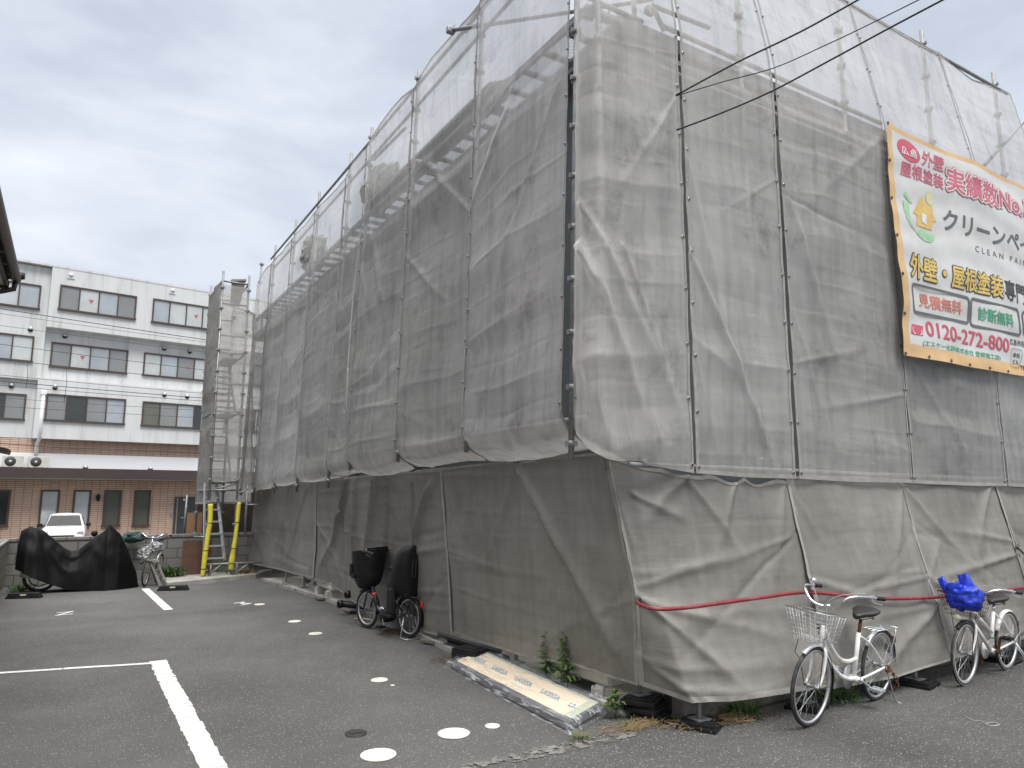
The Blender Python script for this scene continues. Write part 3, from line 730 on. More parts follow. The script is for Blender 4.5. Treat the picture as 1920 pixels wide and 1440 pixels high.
# --- base sheets
def bl(y, zt, zb):
    f = (15 - y) / 10.5
    return [(0, (3.55 + .27 * f + .1 * math.exp(-((y - 8.6) / .9) ** 2), y, zb)), (.35, (3.60 + .14 * f + .06 * math.exp(-((y - 8.6) / .9) ** 2), y, .35 * zt + .65 * zb)), (1, (3.60, y, zt))]
cl1 = [(0, bl(7.60, 2.0, .19)), (.5, bl(6.1, 2.03, .20)), (.8, bl(5.2, 2.03, .265)),
       (1, [(0, (3.80, 4.42, .27)), (.42, (3.70, 4.31, .97)), (1, (3.60, 4.50, 2.04))])]
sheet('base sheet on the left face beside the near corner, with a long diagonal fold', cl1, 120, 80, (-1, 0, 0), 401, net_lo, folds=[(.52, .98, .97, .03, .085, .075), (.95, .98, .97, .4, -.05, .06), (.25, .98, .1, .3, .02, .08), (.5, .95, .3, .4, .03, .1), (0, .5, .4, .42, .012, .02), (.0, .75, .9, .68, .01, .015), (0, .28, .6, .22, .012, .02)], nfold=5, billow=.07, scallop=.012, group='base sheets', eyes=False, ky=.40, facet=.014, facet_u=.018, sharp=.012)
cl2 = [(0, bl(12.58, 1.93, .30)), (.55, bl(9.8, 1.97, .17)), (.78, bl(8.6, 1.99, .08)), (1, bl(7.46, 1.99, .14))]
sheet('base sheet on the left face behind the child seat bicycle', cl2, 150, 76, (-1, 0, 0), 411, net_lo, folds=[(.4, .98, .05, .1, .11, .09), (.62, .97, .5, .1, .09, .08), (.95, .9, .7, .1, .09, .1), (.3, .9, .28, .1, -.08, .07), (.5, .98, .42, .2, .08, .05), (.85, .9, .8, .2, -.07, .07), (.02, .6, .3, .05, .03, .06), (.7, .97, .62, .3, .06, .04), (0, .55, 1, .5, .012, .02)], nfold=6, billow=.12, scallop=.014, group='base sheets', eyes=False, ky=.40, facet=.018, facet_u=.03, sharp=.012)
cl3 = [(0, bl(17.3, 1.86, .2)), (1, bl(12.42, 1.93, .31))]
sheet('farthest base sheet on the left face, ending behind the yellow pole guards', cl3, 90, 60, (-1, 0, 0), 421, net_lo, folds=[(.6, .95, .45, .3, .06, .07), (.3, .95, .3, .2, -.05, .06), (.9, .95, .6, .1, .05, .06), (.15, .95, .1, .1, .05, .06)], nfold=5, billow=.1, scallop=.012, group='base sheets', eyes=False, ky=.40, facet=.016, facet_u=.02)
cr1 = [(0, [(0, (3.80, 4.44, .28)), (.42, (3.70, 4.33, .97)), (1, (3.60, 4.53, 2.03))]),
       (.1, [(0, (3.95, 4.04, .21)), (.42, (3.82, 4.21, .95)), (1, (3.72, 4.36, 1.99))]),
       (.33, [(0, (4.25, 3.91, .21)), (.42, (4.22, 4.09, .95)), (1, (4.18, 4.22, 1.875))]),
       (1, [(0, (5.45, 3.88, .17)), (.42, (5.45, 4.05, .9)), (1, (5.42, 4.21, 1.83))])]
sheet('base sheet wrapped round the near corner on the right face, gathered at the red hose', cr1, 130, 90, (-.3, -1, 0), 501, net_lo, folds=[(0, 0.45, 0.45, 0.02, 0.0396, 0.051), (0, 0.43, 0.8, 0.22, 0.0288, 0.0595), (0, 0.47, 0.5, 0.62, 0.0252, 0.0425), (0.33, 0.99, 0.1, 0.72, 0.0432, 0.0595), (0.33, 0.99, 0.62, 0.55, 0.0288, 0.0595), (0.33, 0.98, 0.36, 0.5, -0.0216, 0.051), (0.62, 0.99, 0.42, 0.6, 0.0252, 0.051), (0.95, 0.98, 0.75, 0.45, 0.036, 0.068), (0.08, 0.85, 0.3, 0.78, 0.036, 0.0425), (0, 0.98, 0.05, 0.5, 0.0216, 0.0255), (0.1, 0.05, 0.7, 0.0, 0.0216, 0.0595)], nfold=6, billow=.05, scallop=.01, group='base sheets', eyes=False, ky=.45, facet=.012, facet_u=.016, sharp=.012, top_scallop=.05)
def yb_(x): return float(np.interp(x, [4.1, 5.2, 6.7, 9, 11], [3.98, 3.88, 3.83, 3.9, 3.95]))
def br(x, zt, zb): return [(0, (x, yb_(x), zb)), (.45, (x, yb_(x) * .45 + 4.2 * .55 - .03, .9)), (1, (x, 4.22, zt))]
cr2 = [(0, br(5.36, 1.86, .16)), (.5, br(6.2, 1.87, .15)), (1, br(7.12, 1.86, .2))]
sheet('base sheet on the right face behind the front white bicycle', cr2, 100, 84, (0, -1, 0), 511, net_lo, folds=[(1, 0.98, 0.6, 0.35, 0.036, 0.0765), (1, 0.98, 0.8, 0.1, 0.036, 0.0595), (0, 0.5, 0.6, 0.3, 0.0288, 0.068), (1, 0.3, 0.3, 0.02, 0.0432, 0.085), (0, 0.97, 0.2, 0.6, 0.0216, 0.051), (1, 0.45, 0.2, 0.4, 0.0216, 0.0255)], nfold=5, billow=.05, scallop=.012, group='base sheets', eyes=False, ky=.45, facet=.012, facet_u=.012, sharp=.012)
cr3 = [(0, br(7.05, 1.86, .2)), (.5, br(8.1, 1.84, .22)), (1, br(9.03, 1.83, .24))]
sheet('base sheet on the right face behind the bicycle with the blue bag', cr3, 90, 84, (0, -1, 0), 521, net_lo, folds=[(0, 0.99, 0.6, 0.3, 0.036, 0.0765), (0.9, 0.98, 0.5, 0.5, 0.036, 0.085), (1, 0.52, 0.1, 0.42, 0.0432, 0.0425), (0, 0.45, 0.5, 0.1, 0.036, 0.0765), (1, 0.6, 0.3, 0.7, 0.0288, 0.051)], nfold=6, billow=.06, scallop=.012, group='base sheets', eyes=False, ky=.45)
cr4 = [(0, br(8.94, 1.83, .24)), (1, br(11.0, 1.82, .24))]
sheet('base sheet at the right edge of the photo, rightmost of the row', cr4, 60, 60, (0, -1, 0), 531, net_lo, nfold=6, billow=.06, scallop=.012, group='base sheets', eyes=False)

# grit gathered along the foot of the building and the car park edge
gr = MB(); rr = random.Random(77)
def pebble(x, y, z, r):
    P = [(x + r*rr.uniform(.6, 1.2)*math.cos(a), y + r*rr.uniform(.6, 1.2)*math.sin(a), z) for a in (0, 1.3, 2.5, 3.8, 5.1)]
    b0 = gr.verts(P + [(x, y, z + r*rr.uniform(.5, .9))])
    for k in range(5): gr.face((b0+k, b0+(k+1) % 5, b0+5))
for _ in range(700):
    y = rr.uniform(4.3, 14.5); x = float(np.interp(y, [p[1] for p in prof], [p[0] for p in prof])) - abs(rr.gauss(0, .10)); pebble(x, y, .0, rr.uniform(.003, .011))
for _ in range(500):
    x = rr.uniform(3.2, 9.5); y = 4.12 - abs(rr.gauss(0, .12)) - .02 * (x - 4); pebble(x, y, .004, rr.uniform(.003, .010))
tag(gr.build('gravel', M('grit', (.17, .16, .145), .95, var=.4, vs=60), fix=False), 'loose grit scattered along the foot of the scaffold', 'gravel', kind='stuff')
# ================================================================ BANNER
BY = 4.06
def bn(x, z):
    """distance the banner cloth stands off its plane"""
    return .010 * math.sin(x * 2.3 + z * 1.1) + .009 * math.sin(z * 5.1 + x * .7) + .006 * math.sin(x * 6.1 - z * 2.7) + .035 * math.exp(-((x - 7.2) / .12) ** 2 - ((z - 3.75) / .3) ** 2) + .004 * math.sin(z * 19 + 2 * math.sin(x * 2))
TL = at_y(1661, 227, BY); BL = at_y(1693, 666, BY)
BX0, BX1, BZ0, BZ1 = (TL.x + BL.x) / 2, 11.0, BL.z, TL.z
cream = M('banner_white_vinyl', (.56, .56, .545), .5, var=.08, vs=3, bump=.15, bs=9, dirt=(.5, .48, .44), ds=2.5)
orange = M('banner_orange_vinyl', (.60, .39, .19), .5, var=.1, vs=4, bump=.15, bs=9)
banner = empty('banner', (BX0, BY, BZ0), 0, 'white advertising banner with orange border, red and yellow Japanese lettering and phone number', 'banner')
bo = -Vector((BX0, BY, BZ0))
b = MB(); nx, nz = 110, 76
xs_ = [BX0 + (BX1 - BX0) * i / nx for i in range(nx + 1)]; zs_ = [BZ0 + (BZ1 - BZ0) * j / nz for j in range(nz + 1)]
def bedge(x, z):
    k = math.exp(-(x - BX0) / .15)
    dx = (TL.x - BL.x) * ((z - BZ0) / (BZ1 - BZ0) - .5) * k + .05 * k * math.exp(-((z - 3.72) / .25) ** 2)
    dz = -.035 * abs(math.sin((x - BX0) * PI / 1.8)) * math.exp(-(BZ1 - z) / .15)
    return dx, dz
for z in zs_:
    for x in xs_:
        dx, dz = bedge(x, z); b.v.append((x + dx + bo.x, -bn(x, z), z + dz + bo.z))
for j in range(nz):
    for i in range(nx):
        x, z = xs_[i] - BX0, zs_[j]
        b.cur = 1 if (x < .085 or z - BZ0 < .11 or BZ1 - z < .09) else 0
        a = j * (nx + 1) + i; b.face((a, a+1, a+nx+2, a+nx+1), True)
b.build('banner_cloth', [cream, orange], banner, fix=False)
for k in range(7):
    z = BZ0 + .02 + (BZ1 - BZ0 - .04) * k / 6; x = BX0 + .02; dx, dz = bedge(x, z)
    MB().lathe([(.008, -.002), (.017, -.002), (.017, .002), (.008, .002)], (x + dx + bo.x, -bn(x, z) - .008, z + dz + bo.z), axis='y', n=10).build('eyelet', blackm, banner)
for k in range(1, 9):
    x = BX0 + k * .42; MB().lathe([(.008, -.002), (.017, -.002), (.017, .002), (.008, .002)], (x + bo.x, -bn(x, BZ0) - .008, .025), axis='y', n=10).build('eyelet', blackm, banner)
def ink(name, rgb): return M(name, rgb, .55, var=.1, vs=7)
i_red = ink('red_ink', (.50, .08, .12)); i_pink = ink('pink_red_ink', (.52, .13, .18)); i_wht = ink('white_ink', (.68, .67, .65)); i_grey = ink('grey_ink', (.12, .12, .12))
i_yel = ink('yellow_ink', (.62, .44, .12)); i_blk = ink('black_ink', (.05, .05, .05)); i_org = ink('coral_ink', (.58, .2, .14)); i_grn = ink('green_ink', (.07, .34, .2)); i_lgrn = ink('pale_green_ink', (.30, .50, .30)); i_house = ink('amber_ink', (.62, .42, .13)); i_py = ink('pale_yellow_ink', (.66, .62, .34))
def txt(body, offset=0., spacing=1.):
    c = bpy.data.curves.new('lettering', 'FONT'); c.body = body; c.size = 1; c.offset = offset; c.space_character = spacing; c.resolution_u = 3
    o = bpy.data.objects.new('lettering', c); col.objects.link(o); bpy.context.view_layer.update()
    ev = o.evaluated_get(bpy.context.evaluated_depsgraph_get()); me = ev.to_mesh()
    V = [(v.co.x, v.co.y) for v in me.vertices]; Fc = [tuple(p.vertices) for p in me.polygons]; ev.to_mesh_clear()
    bpy.data.objects.remove(o); bpy.data.curves.remove(c)
    return V, Fc
def bbox(V): xs = [p[0] for p in V]; ys = [p[1] for p in V]; return min(xs), max(xs), min(ys), max(ys)
def c7(x, y): p = at_y(1660 + x / 5.538, 220 + y / 5.538, BY); return (p.x, p.z)
def c8(x, y): p = at_y(1670 + x / 5.54, 460 + y / 5.54, BY); return (p.x, p.z)
def on_banner(mb, x, z, lift): return (x + bo.x, -bn(x, z) - lift, z + bo.z)
def letter(body, lb, rb, lt, mat, layers=((0., None),), ref=None, spacing=1., lift=.004, name='lettering'):
    V0, _ = txt(ref or body, 0, spacing); x0, x1, y0, y1 = bbox(V0)
    V, Fc = txt(body, 0, spacing)
    for off_, mt in layers:
        m = MB(); k_n = 1 if off_ <= 0 else (8 if off_ < .05 else 14)
        for k in range(k_n + (1 if k_n > 1 else 0)):
            dx, dy = (0, 0) if k == k_n or k_n == 1 else (off_ * math.cos(2*PI*k/k_n), off_ * math.sin(2*PI*k/k_n))
            b0 = len(m.v)
            for (x, y) in V:
                u = (x + dx - x0) / (x1 - x0); v = (y + dy - y0) / (y1 - y0)
                X = lb[0] + u * (rb[0] - lb[0]) + v * (lt[0] - lb[0]); Z = lb[1] + u * (rb[1] - lb[1]) + v * (lt[1] - lb[1])
                m.v.append(on_banner(m, X, Z, lift + k * .00012))
            for f in Fc: m.face([i + b0 for i in f])
        m.build(name, mt or mat, banner, fix=False); lift += .0024
def shape(pts, mat, lift=.004, name='emblem'):
    m = MB(); m.poly([on_banner(m, x, z, lift) for x, z in pts]); o = m.build(name, mat, banner, fix=False)
    bm = bmesh.new(); bm.from_mesh(o.data); bmesh.ops.triangulate(bm, faces=bm.faces, ngon_method='EAR_CLIP'); bm.to_mesh(o.data); bm.free()
def outline(pts, w, mat, lift=.009, name='box_outline'):
    """a rounded outline drawn with a pen of width w"""
    n = len(pts); P = []
    for i in range(n):
        a, q, c = Vector((*pts[i-1], 0)), Vector((*pts[i], 0)), Vector((*pts[(i+1) % n], 0)); r = .055
        s_, e_ = q + (a - q).normalized() * r, q + (c - q).normalized() * r
        for k in range(6): t = k / 5; P.append((s_ * (1-t) + q * t) * (1-t) + (q * (1-t) + e_ * t) * t)
    m = MB(); k = len(P)
    for i in range(k):
        p, q = P[i], P[(i+1) % k]; d0 = (P[(i+1) % k] - P[i-1]).normalized(); d1 = (P[(i+2) % k] - p).normalized()
        n0 = Vector((-d0.y, d0.x, 0)) * w / 2; n1 = Vector((-d1.y, d1.x, 0)) * w / 2
        m.quad(*[on_banner(m, v.x, v.y, lift) for v in (p - n0, q - n1, q + n1, p + n0)])
    m.build(name, mat, banner, fix=False)
cx, cz = c7(241, 350); rx = c7(345, 350)[0] - cx; rz_ = cz - c7(241, 455)[1]
shape([(cx + rx * 1.0 * math.cos(t * PI / 20), cz + rz_ * math.sin(t * PI / 20) - .06 * math.cos(t * PI / 20) * .3) for t in range(40)], i_red)
letter('広島', c7(168, 372), c7(318, 440), c7(172, 278), i_wht, ((.012, None),), lift=.006)
letter('外壁', c7(372, 498), c7(600, 572), c7(372, 345), i_pink, ((.022, None),))
letter('屋根塗装', c7(166, 590), c7(604, 752), c7(164, 440), i_pink, ((.022, None),))
letter('実績数No.1', c7(640, 752), c7(1462, 1060), c7(628, 510), i_pink, ((.10, i_red), (.07, i_wht), (.022, i_pink)))
letter('クリーンペイント', c7(622, 1150), c7(1384, 1400), c7(620, 940), i_grey, ((.022, None),), ref='クリーンペ')
letter('CLEAN PAINT', c8(884, 62), c8(1352, 202), c8(884, 0), i_grey, ((.0, None),), ref='CLEAN PAI', spacing=1.75)
letter('外壁・屋根塗装', c8(182, 326), c8(1150, 552), c8(182, 80), i_yel, ((.075, i_blk), (.025, i_yel)))
letter('専門店', c8(1166, 560), c8(1390, 628), c8(1166, 352), i_blk, ((.025, None),), ref='専門')
outline([c8(196, 400), c8(812, 548), c8(826, 806), c8(226, 690)], .03, i_grey)
outline([c8(836, 548), c8(1306, 672), c8(1345, 936), c8(850, 826)], .03, i_grey)
outline([c8(1350, 692), c8(1750, 800), c8(1780, 1040), c8(1372, 925)], .03, i_grey)
letter('見積無料', c8(298, 632), c8(746, 722), c8(290, 492), i_org, ((.022, None),))
letter('診断無料', c8(928, 772), c8(1268, 856), c8(914, 634), i_grn, ((.022, None),))
shape([c8(196, 918), c8(330, 940), c8(340, 838), c8(212, 818)], i_red)
for q in ((240, 880), (298, 890)):
    x, z = c8(*q); r = .045; m = MB()
    for t in range(20):
        a0, a1 = t * PI / 10, (t + 1) * PI / 10
        m.quad(*[on_banner(m, x + k * math.cos(a), z + k * math.sin(a), .006) for a, k in ((a0, r * .72), (a1, r * .72), (a1, r), (a0, r))])
    m.build('emblem', i_wht, banner, fix=False)
letter('0120-272-800', c8(372, 938), c8(1238, 1112), c8(366, 782), i_red, ((.02, None),))
letter('(エスケー化研株式会社 登録施工店)', c8(325, 1050), c8(1150, 1204), c8(330, 982), i_grn, ((.012, None),))
letter('広島市佐', c8(1242, 1028), c8(1392, 1058), c8(1242, 964), i_blk, ((.008, None),))
outline([c8(1256, 1066), c8(1372, 1096), c8(1345, 1278), c8(1258, 1258)], .006, i_blk)
letter('本社', c8(1280, 1158), c8(1348, 1172), c8(1280, 1108), i_blk, ((.02, None),))
letter('ビル', c8(1284, 1226), c8(1340, 1238), c8(1284, 1182), i_blk, ((.02, None),))
letter('TEL', c8(1358, 1285), c8(1420, 1300), c8(1358, 1246), i_blk, ((.01, None),))
shape([c7(*p) for p in [(390, 815), (450, 905), (462, 925), (470, 905), (505, 905), (515, 1000), (548, 1078), (508, 1078), (500, 1168), (325, 1122), (327, 1010), (285, 990)]], i_house)
shape([c7(*p) for p in [(386, 985), (438, 1015), (438, 1118), (386, 1085)]], i_wht, .006)
shape([c7(*p) for p in [(190, 855), (252, 905), (248, 1000), (268, 1090), (320, 1195), (255, 1125), (212, 1040), (192, 950)]], i_lgrn)
shape([c7(*p) for p in [(315, 1195), (370, 1155), (430, 1170), (478, 1212), (535, 1212), (520, 1270), (475, 1302), (410, 1290), (355, 1245)]], i_lgrn)
shape([c7(*p) for p in [(212, 768), (292, 885), (262, 890), (196, 800)]], i_lgrn)
x, z = c7(470, 835); shape([(x + .075 * math.cos(t * PI / 12), z + .075 * math.sin(t * PI / 12)) for t in range(24)], i_py)

# ================================================================ HOSE, ROPE, CABLES
red_rub = M('red_rubber_hose', (.22, .022, .03), .5, var=.2, vs=12, dirt=(.3, .12, .12), ds=8)
def catmull(P, n=6):
    P = [Vector(p) for p in P]; Q = [P[0]] + P + [P[-1]]; o = []
    for i in range(1, len(Q) - 2):
        for k in range(n):
            t = k / n; a, b_, c, d = Q[i-1], Q[i], Q[i+1], Q[i+2]
            o.append(.5 * ((2*b_) + (c - a) * t + (2*a - 5*b_ + 4*c - d) * t*t + (3*b_ - a - 3*c + d) * t**3))
    return o + [P[-1]]
hp = [(3.66, 4.22)] and [at_y(x, y, Y) for x, y, Y in [(1194, 1129, 4.24), (1204, 1135, 4.17), (1220, 1140, 4.08), (1246, 1142, 4.02), (1290, 1139, 4.0), (1350, 1131, 3.98), (1430, 1120, 3.96), (1500, 1111, 3.94), (1560, 1114, 3.93), (1640, 1122, 3.92), (1710, 1122, 3.91), (1780, 1118, 3.91), (1850, 1111, 3.96), (1930, 1101, 3.97), (2080, 1090, 4.0)]]
hm = MB(); hm.tube(catmull(hp, 5), .0145, 10); base_origin(tag(hm.build('hose', red_rub), 'red rubber hose strung along the base sheets behind the white bicycles', 'hose'))
tie = MB(); p0 = at_y(1195, 1130, 4.26)
for k in range(5):
    a = k * 1.3; tie.tube(catmull([p0 + Vector((.03*math.cos(a), -.02 - .01*k, .03*math.sin(a))), p0 + Vector((-.02, -.05, .01*k)), p0 + Vector((.02*math.cos(a+2), -.03, .035*math.sin(a+2)))], 4), .003, 5)
base_origin(tag(tie.build('wire_tie', blackm), 'black wire tie gathering the base sheet at the end of the red hose', 'wire tie'))
ropem = M('white_rope', (.42, .41, .385), .8, var=.15, vs=30)
rp_ = [at_x(x, y, X) for x, y, X in [(690, 345, 3.30), (683, 400, 3.29), (672, 470, 3.27), (662, 560, 3.25), (655, 650, 3.22), (649, 735, 3.2), (645, 768, 3.2), (648, 770, 3.2), (651, 735, 3.2), (653, 690, 3.2)]]
rm = MB(); rm.tube(catmull(rp_, 5), .0075, 7); base_origin(tag(rm.build('rope', ropem), 'white rope hanging in a loop down the left face', 'rope'))
cabm = M('cable_black', (.012, .012, .013), .5)
def cable(pts, r, label, name='overhead_cable', n=6):
    P = catmull(pts, n); d = (P[-1] - P[-2]).normalized(); P.append(P[-1] + d * 14); m = MB(); m.tube(P, r, 6)
    return recenter(tag(m.build(name, cabm), label, 'cable', 'overhead cables'), P[0])
cable([at_y(1267, 179, 4.08), at_y(1380, 118, 3.7), at_y(1500, 60, 3.25), at_y(1612, -2, 2.85)], .0075, 'thick black cable rising right from the upper slit by the banner side')
cable([at_y(1267, 180, 4.08), at_y(1357, 153, 3.75), at_y(1452, 127, 3.4), at_y(1545, 86, 3.0), at_y(1615, 53, 2.75), at_y(1722, 0, 2.3)], .0042, 'thinnest black cable sagging between the two thicker ones')
cable([at_y(1268, 244, 4.08), at_y(1350, 213, 3.8), at_y(1449, 170, 3.45), at_y(1560, 111, 3.0), at_y(1665, 54, 2.6), at_y(1771, -2, 2.2)], .007, 'lower thick black cable crossing in front of the right face')
spm = MB(); q = [at_z(1805, 1340, .006), at_z(1825, 1350, .006), at_z(1838, 1351, .006), at_z(1850, 1357, .006), at_z(1862, 1361, .006), at_z(1874, 1358, .006), at_z(1862, 1354, .006), at_z(1848, 1357, .006), at_z(1858, 1361, .007), at_z(1870, 1359, .008)]
spm.tube(catmull(q, 5), .0022, 5); base_origin(tag(spm.build('wire', ropem), 'loose white wire lying coiled on the road', 'wire'))

# ================================================================ BICYCLES
def wheel(root, x, R_, tyre_w, tyre_m, rim_m, name='wheel', hubr=.02, nsp=28, whitewall=None):
    w = empty(name, (x, 0, R_)); w.parent = root
    m = MB(); m.lathe([(R_ - .03, -tyre_w*.35), (R_ - tyre_w*.5, -tyre_w*.5), (R_ - .004, -tyre_w*.28), (R_, 0), (R_ - .004, tyre_w*.28), (R_ - tyre_w*.5, tyre_w*.5), (R_ - .03, tyre_w*.35)], axis='y', n=48)
    m.build('tyre', tyre_m, w)
    if whitewall:
        m = MB()
        for s_ in (-1, 1): m.lathe([(R_ - .034, s_*tyre_w*.40), (R_ - .006, s_*tyre_w*.36)], axis='y', n=48)
        m.build('sidewall', whitewall, w)
    m = MB(); ri = R_ - tyre_w - .002
    m.lathe([(ri + .008, -.012), (ri - .006, -.011), (ri - .011, 0), (ri - .006, .011), (ri + .008, .012), (ri + .008, -.012)], axis='y', n=48); m.build('rim', rim_m, w)
    m = MB()
    for k in range(nsp):
        a = 2*PI*k/nsp; s_ = 1 if k % 2 else -1; da = (1 if (k // 2) % 2 else -1) * .55
        m.tube([(hubr*math.cos(a+da), s_*.03, hubr*math.sin(a+da)), (ri*math.cos(a), s_*.003, ri*math.sin(a))], .0012, 4, caps=False)
    m.build('spokes', spoke_m, w)
    m = MB(); m.lathe([(.006, -.06), (.012, -.055), (.012, -.036), (hubr, -.034), (hubr, -.03), (.014, -.026), (.014, .026), (hubr, .03), (hubr, .034), (.012, .036), (.012, .055), (.006, .06)], axis='y', n=14); m.build('hub', steel, w)
    return w
def wire_basket(root, x0b, x1b, wb, x0t, x1t, wt, z0, zb, zf, mat, step=.034, name='basket'):
    m = MB(); r = .0017
    def P(u, v, h):     # u along, v across, h height share
        xb = x0b + (x1b - x0b) * u; xt = x0t + (x1t - x0t) * u; zt = zb + (zf - zb) * u
        return Vector((xb + (xt - xb) * h, (wb + (wt - wb) * h) * (2*v - 1), z0 + (zt - z0) * h))
    nu_ = max(3, round((x1b - x0b) / step)); nv_ = max(3, round(2 * wb / step)); nh = max(3, round((zb - z0) / (step*.85)))
    for i in range(nu_ + 1):
        u = i / nu_; m.tube([P(u, 0, 1), P(u, 0, 0), P(u, 1, 0), P(u, 1, 1)], r, 4)
    for j in range(nv_ + 1):
        v = j / nv_; m.tube([P(0, v, 1), P(0, v, 0), P(1, v, 0), P(1, v, 1)], r, 4)
    for k in range(1, nh + 1):
        h = k / nh; m.tube([P(0, 0, h), P(1, 0, h), P(1, 1, h), P(0, 1, h)], r if k < nh else .004, 5, closed=True)
    return m.build(name, mat, root)
def saddle(root, x, z, mat, L=.25, w=.105):
    m = MB(); rings = []
    for i in range(11):
        t = i / 10; xx = x - L*.52 + L * t; ww = w * (1.0 - .05*t if t < .35 else max(.22, 1 - ((t - .35) / .65) ** .75 * .78)); hh = .05 - .018 * t; top = z + .022 * (1 - t) ** 2 - .008 * t + (.0 if t < .9 else -.006)
        if i == 0 or i == 10: ww *= .72; hh *= .7
        rings.append(m.verts([(xx, ww * math.cos(a) * (1 if True else 1), top + (hh * .45 * math.sin(a) if math.sin(a) > 0 else hh * math.sin(a) * 1.0)) for a in [2*PI*k/16 for k in range(16)]]))
    for a, c in zip(rings, rings[1:]):
        for k in range(16): m.face((a+k, a+(k+1) % 16, c+(k+1) % 16, c+k), True)
    m.face([rings[0]+k for k in range(16)]); m.face([rings[-1]+k for k in range(16)])
    o = m.build('saddle', mat, root)
    s_ = MB()
    for sy in (-1, 1): s_.tube([(x - .08, sy*.05, z - .02), (x - .06, sy*.03, z - .05), (x + .05, sy*.02, z - .05), (x + .1, sy*.01, z - .025)], .0035, 6)
    for sy in (-.05, .05): s_.tube([(x - .085 + .011*math.sin(t*1.2)*0, sy + .014*math.cos(t*1.2), z - .055 + .0028*t + .0) for t in range(12)], .003, 5)
    s_.build('saddle_rails', blackm, o)
def mudguard(root, x, R_, a0, a1, mat, w=.05, stay=True, name='mudguard'):
    m = MB(); n = 22; rings = []; r = R_ + .014
    for i in range(n + 1):
        a = R(a0 + (a1 - a0) * i / n)
        rings.append(m.verts([(x + (r - d)*math.cos(a), y, R_ + (r - d)*math.sin(a)) for y, d in ((-w/2, .014), (-w*.3, .002), (0, -.002), (w*.3, .002), (w/2, .014))]))
    for a, c in zip(rings, rings[1:]):
        for k in range(4): m.face((a+k, a+k+1, c+k+1, c+k), True)
    if stay:
        ae = R(a0 + (a1 - a0) * .82)
        for sy in (-1, 1): m.tube([(x, sy*.06, R_), (x + r*math.cos(ae), sy*w*.5, R_ + r*math.sin(ae))], .0025, 5)
    o = m.build(name, mat, root, fix=False)
    md = o.modifiers.new('thick', 'SOLIDIFY'); md.thickness = .0015
    return o
def handlebar(root, xc, zc, xg, zg, half, bar_m, grip_m, lever_m, rise=.08, bell=False, fwd=.03):
    P = []
    for sy in (-1, 1):
        side = [(xc, 0, zc), (xc + fwd, sy*half*.22, zc + .002), (xc + fwd*1.5, sy*half*.45, zc + rise*.35), (xc + fwd*.6, sy*half*.68, zc + rise*.95), (xc - .05, sy*half*.86, zc + rise*1.1), (xg + .09, sy*half*.96, zg + .012), (xg, sy*half, zg)]
        P.append(side)
    m = MB(); m.tube(catmull(P[0][::-1] + P[1][1:], 4), .0115, 10); m.cyl((xc, -.03, zc), (xc, .03, zc), .018, 12)
    o = m.build('handlebar', bar_m, root)
    for sy in (-1, 1):
        a = Vector((xg + .03, sy*half*.985, zg + .004)); e_ = Vector((xg - .085, sy*half*1.02, zg - .012))
        m = MB(); m.tube([a, a*.7 + e_*.3, e_*.9 + a*.1, e_], [.0155, .0165, .0165, .0175], 12); m.build('grip', grip_m, o)
        m = MB(); l0 = Vector((xg + .085, sy*half*.95, zg + .012)); m.box(l0, (.03, .03, .03), bev=.006)
        m.tube(catmull([l0 + Vector((.01, 0, -.012)), l0 + Vector((.0, sy*.012, -.035)), l0 + Vector((-.06, sy*.02, -.05)), l0 + Vector((-.115, sy*.03, -.062))], 4), [.006]*9 + [.005]*4, 6); m.build('brake_lever', lever_m, o)
        m = MB(); m.tube(catmull([l0 + Vector((.015, 0, 0)), l0 + Vector((.09, -sy*.04, .03)), Vector((xc + .06, sy*.05, zc + .06)), Vector((xc + .05, sy*.02, zc - .16))], 5), .0028, 5); m.build('brake_cable', M('cable_grey', (.3, .3, .3), .5) if 'cable_grey' not in bpy.data.materials else bpy.data.materials['cable_grey'], o)
    if bell:
        m = MB(); m.lathe([(.0, .022), (.012, .021), (.022, .013), (.026, .0), (.026, -.004), (.0, -.004)], (xg + .07, -half*.95, zg + .05), n=16); m.cyl((xg + .07, -half*.95, zg + .046), (xg + .07, -half*.95, zg + .01), .007, 8); m.build('bell', chrome, o)
    return o
def pedal(root, x, y, z, mat):
    m = MB(); m.box((x, y, z), (.085, .09, .006)); 
    for sx in (-1, 1): m.box((x + sx*.037, y, z), (.014, .092, .024), bev=.003)
    for sy in (-1, 0, 1): m.box((x, y + sy*.038, z), (.08, .012, .02), bev=.002)
    return m.build('pedal', mat, root)
def crank(root, bb, ang, mat, ped_m, L=.14):
    m = MB(); 
    for sy, a in ((1, ang), (-1, ang + PI)):
        e_ = Vector((bb[0] + L*math.cos(a), sy*.075, bb[1] + L*math.sin(a))); m.bar((bb[0], sy*.062, bb[1]), e_, .014, .022, upv=(0, 1, 0)); m.cyl(e_, e_ + Vector((0, sy*.02, 0)), .006, 8)
        m.lathe([(.0, .0), (.018, .0), (.018, .02), (0, .02)], (bb[0], sy*.05 - (.02 if sy < 0 else 0), bb[1]), axis='y', n=12)
    m.cyl((bb[0], -.06, bb[1]), (bb[0], .06, bb[1]), .012, 8)
    o = m.build('crank', mat, root)
    for sy, a in ((1, ang), (-1, ang + PI)): pedal(o, bb[0] + L*math.cos(a), sy*.13, bb[1] + L*math.sin(a), ped_m)
    return o
def place_bike(root, rear, front, lean=0.):
    d = Vector((front[0]-rear[0], front[1]-rear[1])); root.location = (rear[0], rear[1], 0); root.rotation_euler = (R(-lean), 0, math.atan2(d.y, d.x))
silver = M('silver_paint', (.55, .56, .57), .35, .7, var=.08)
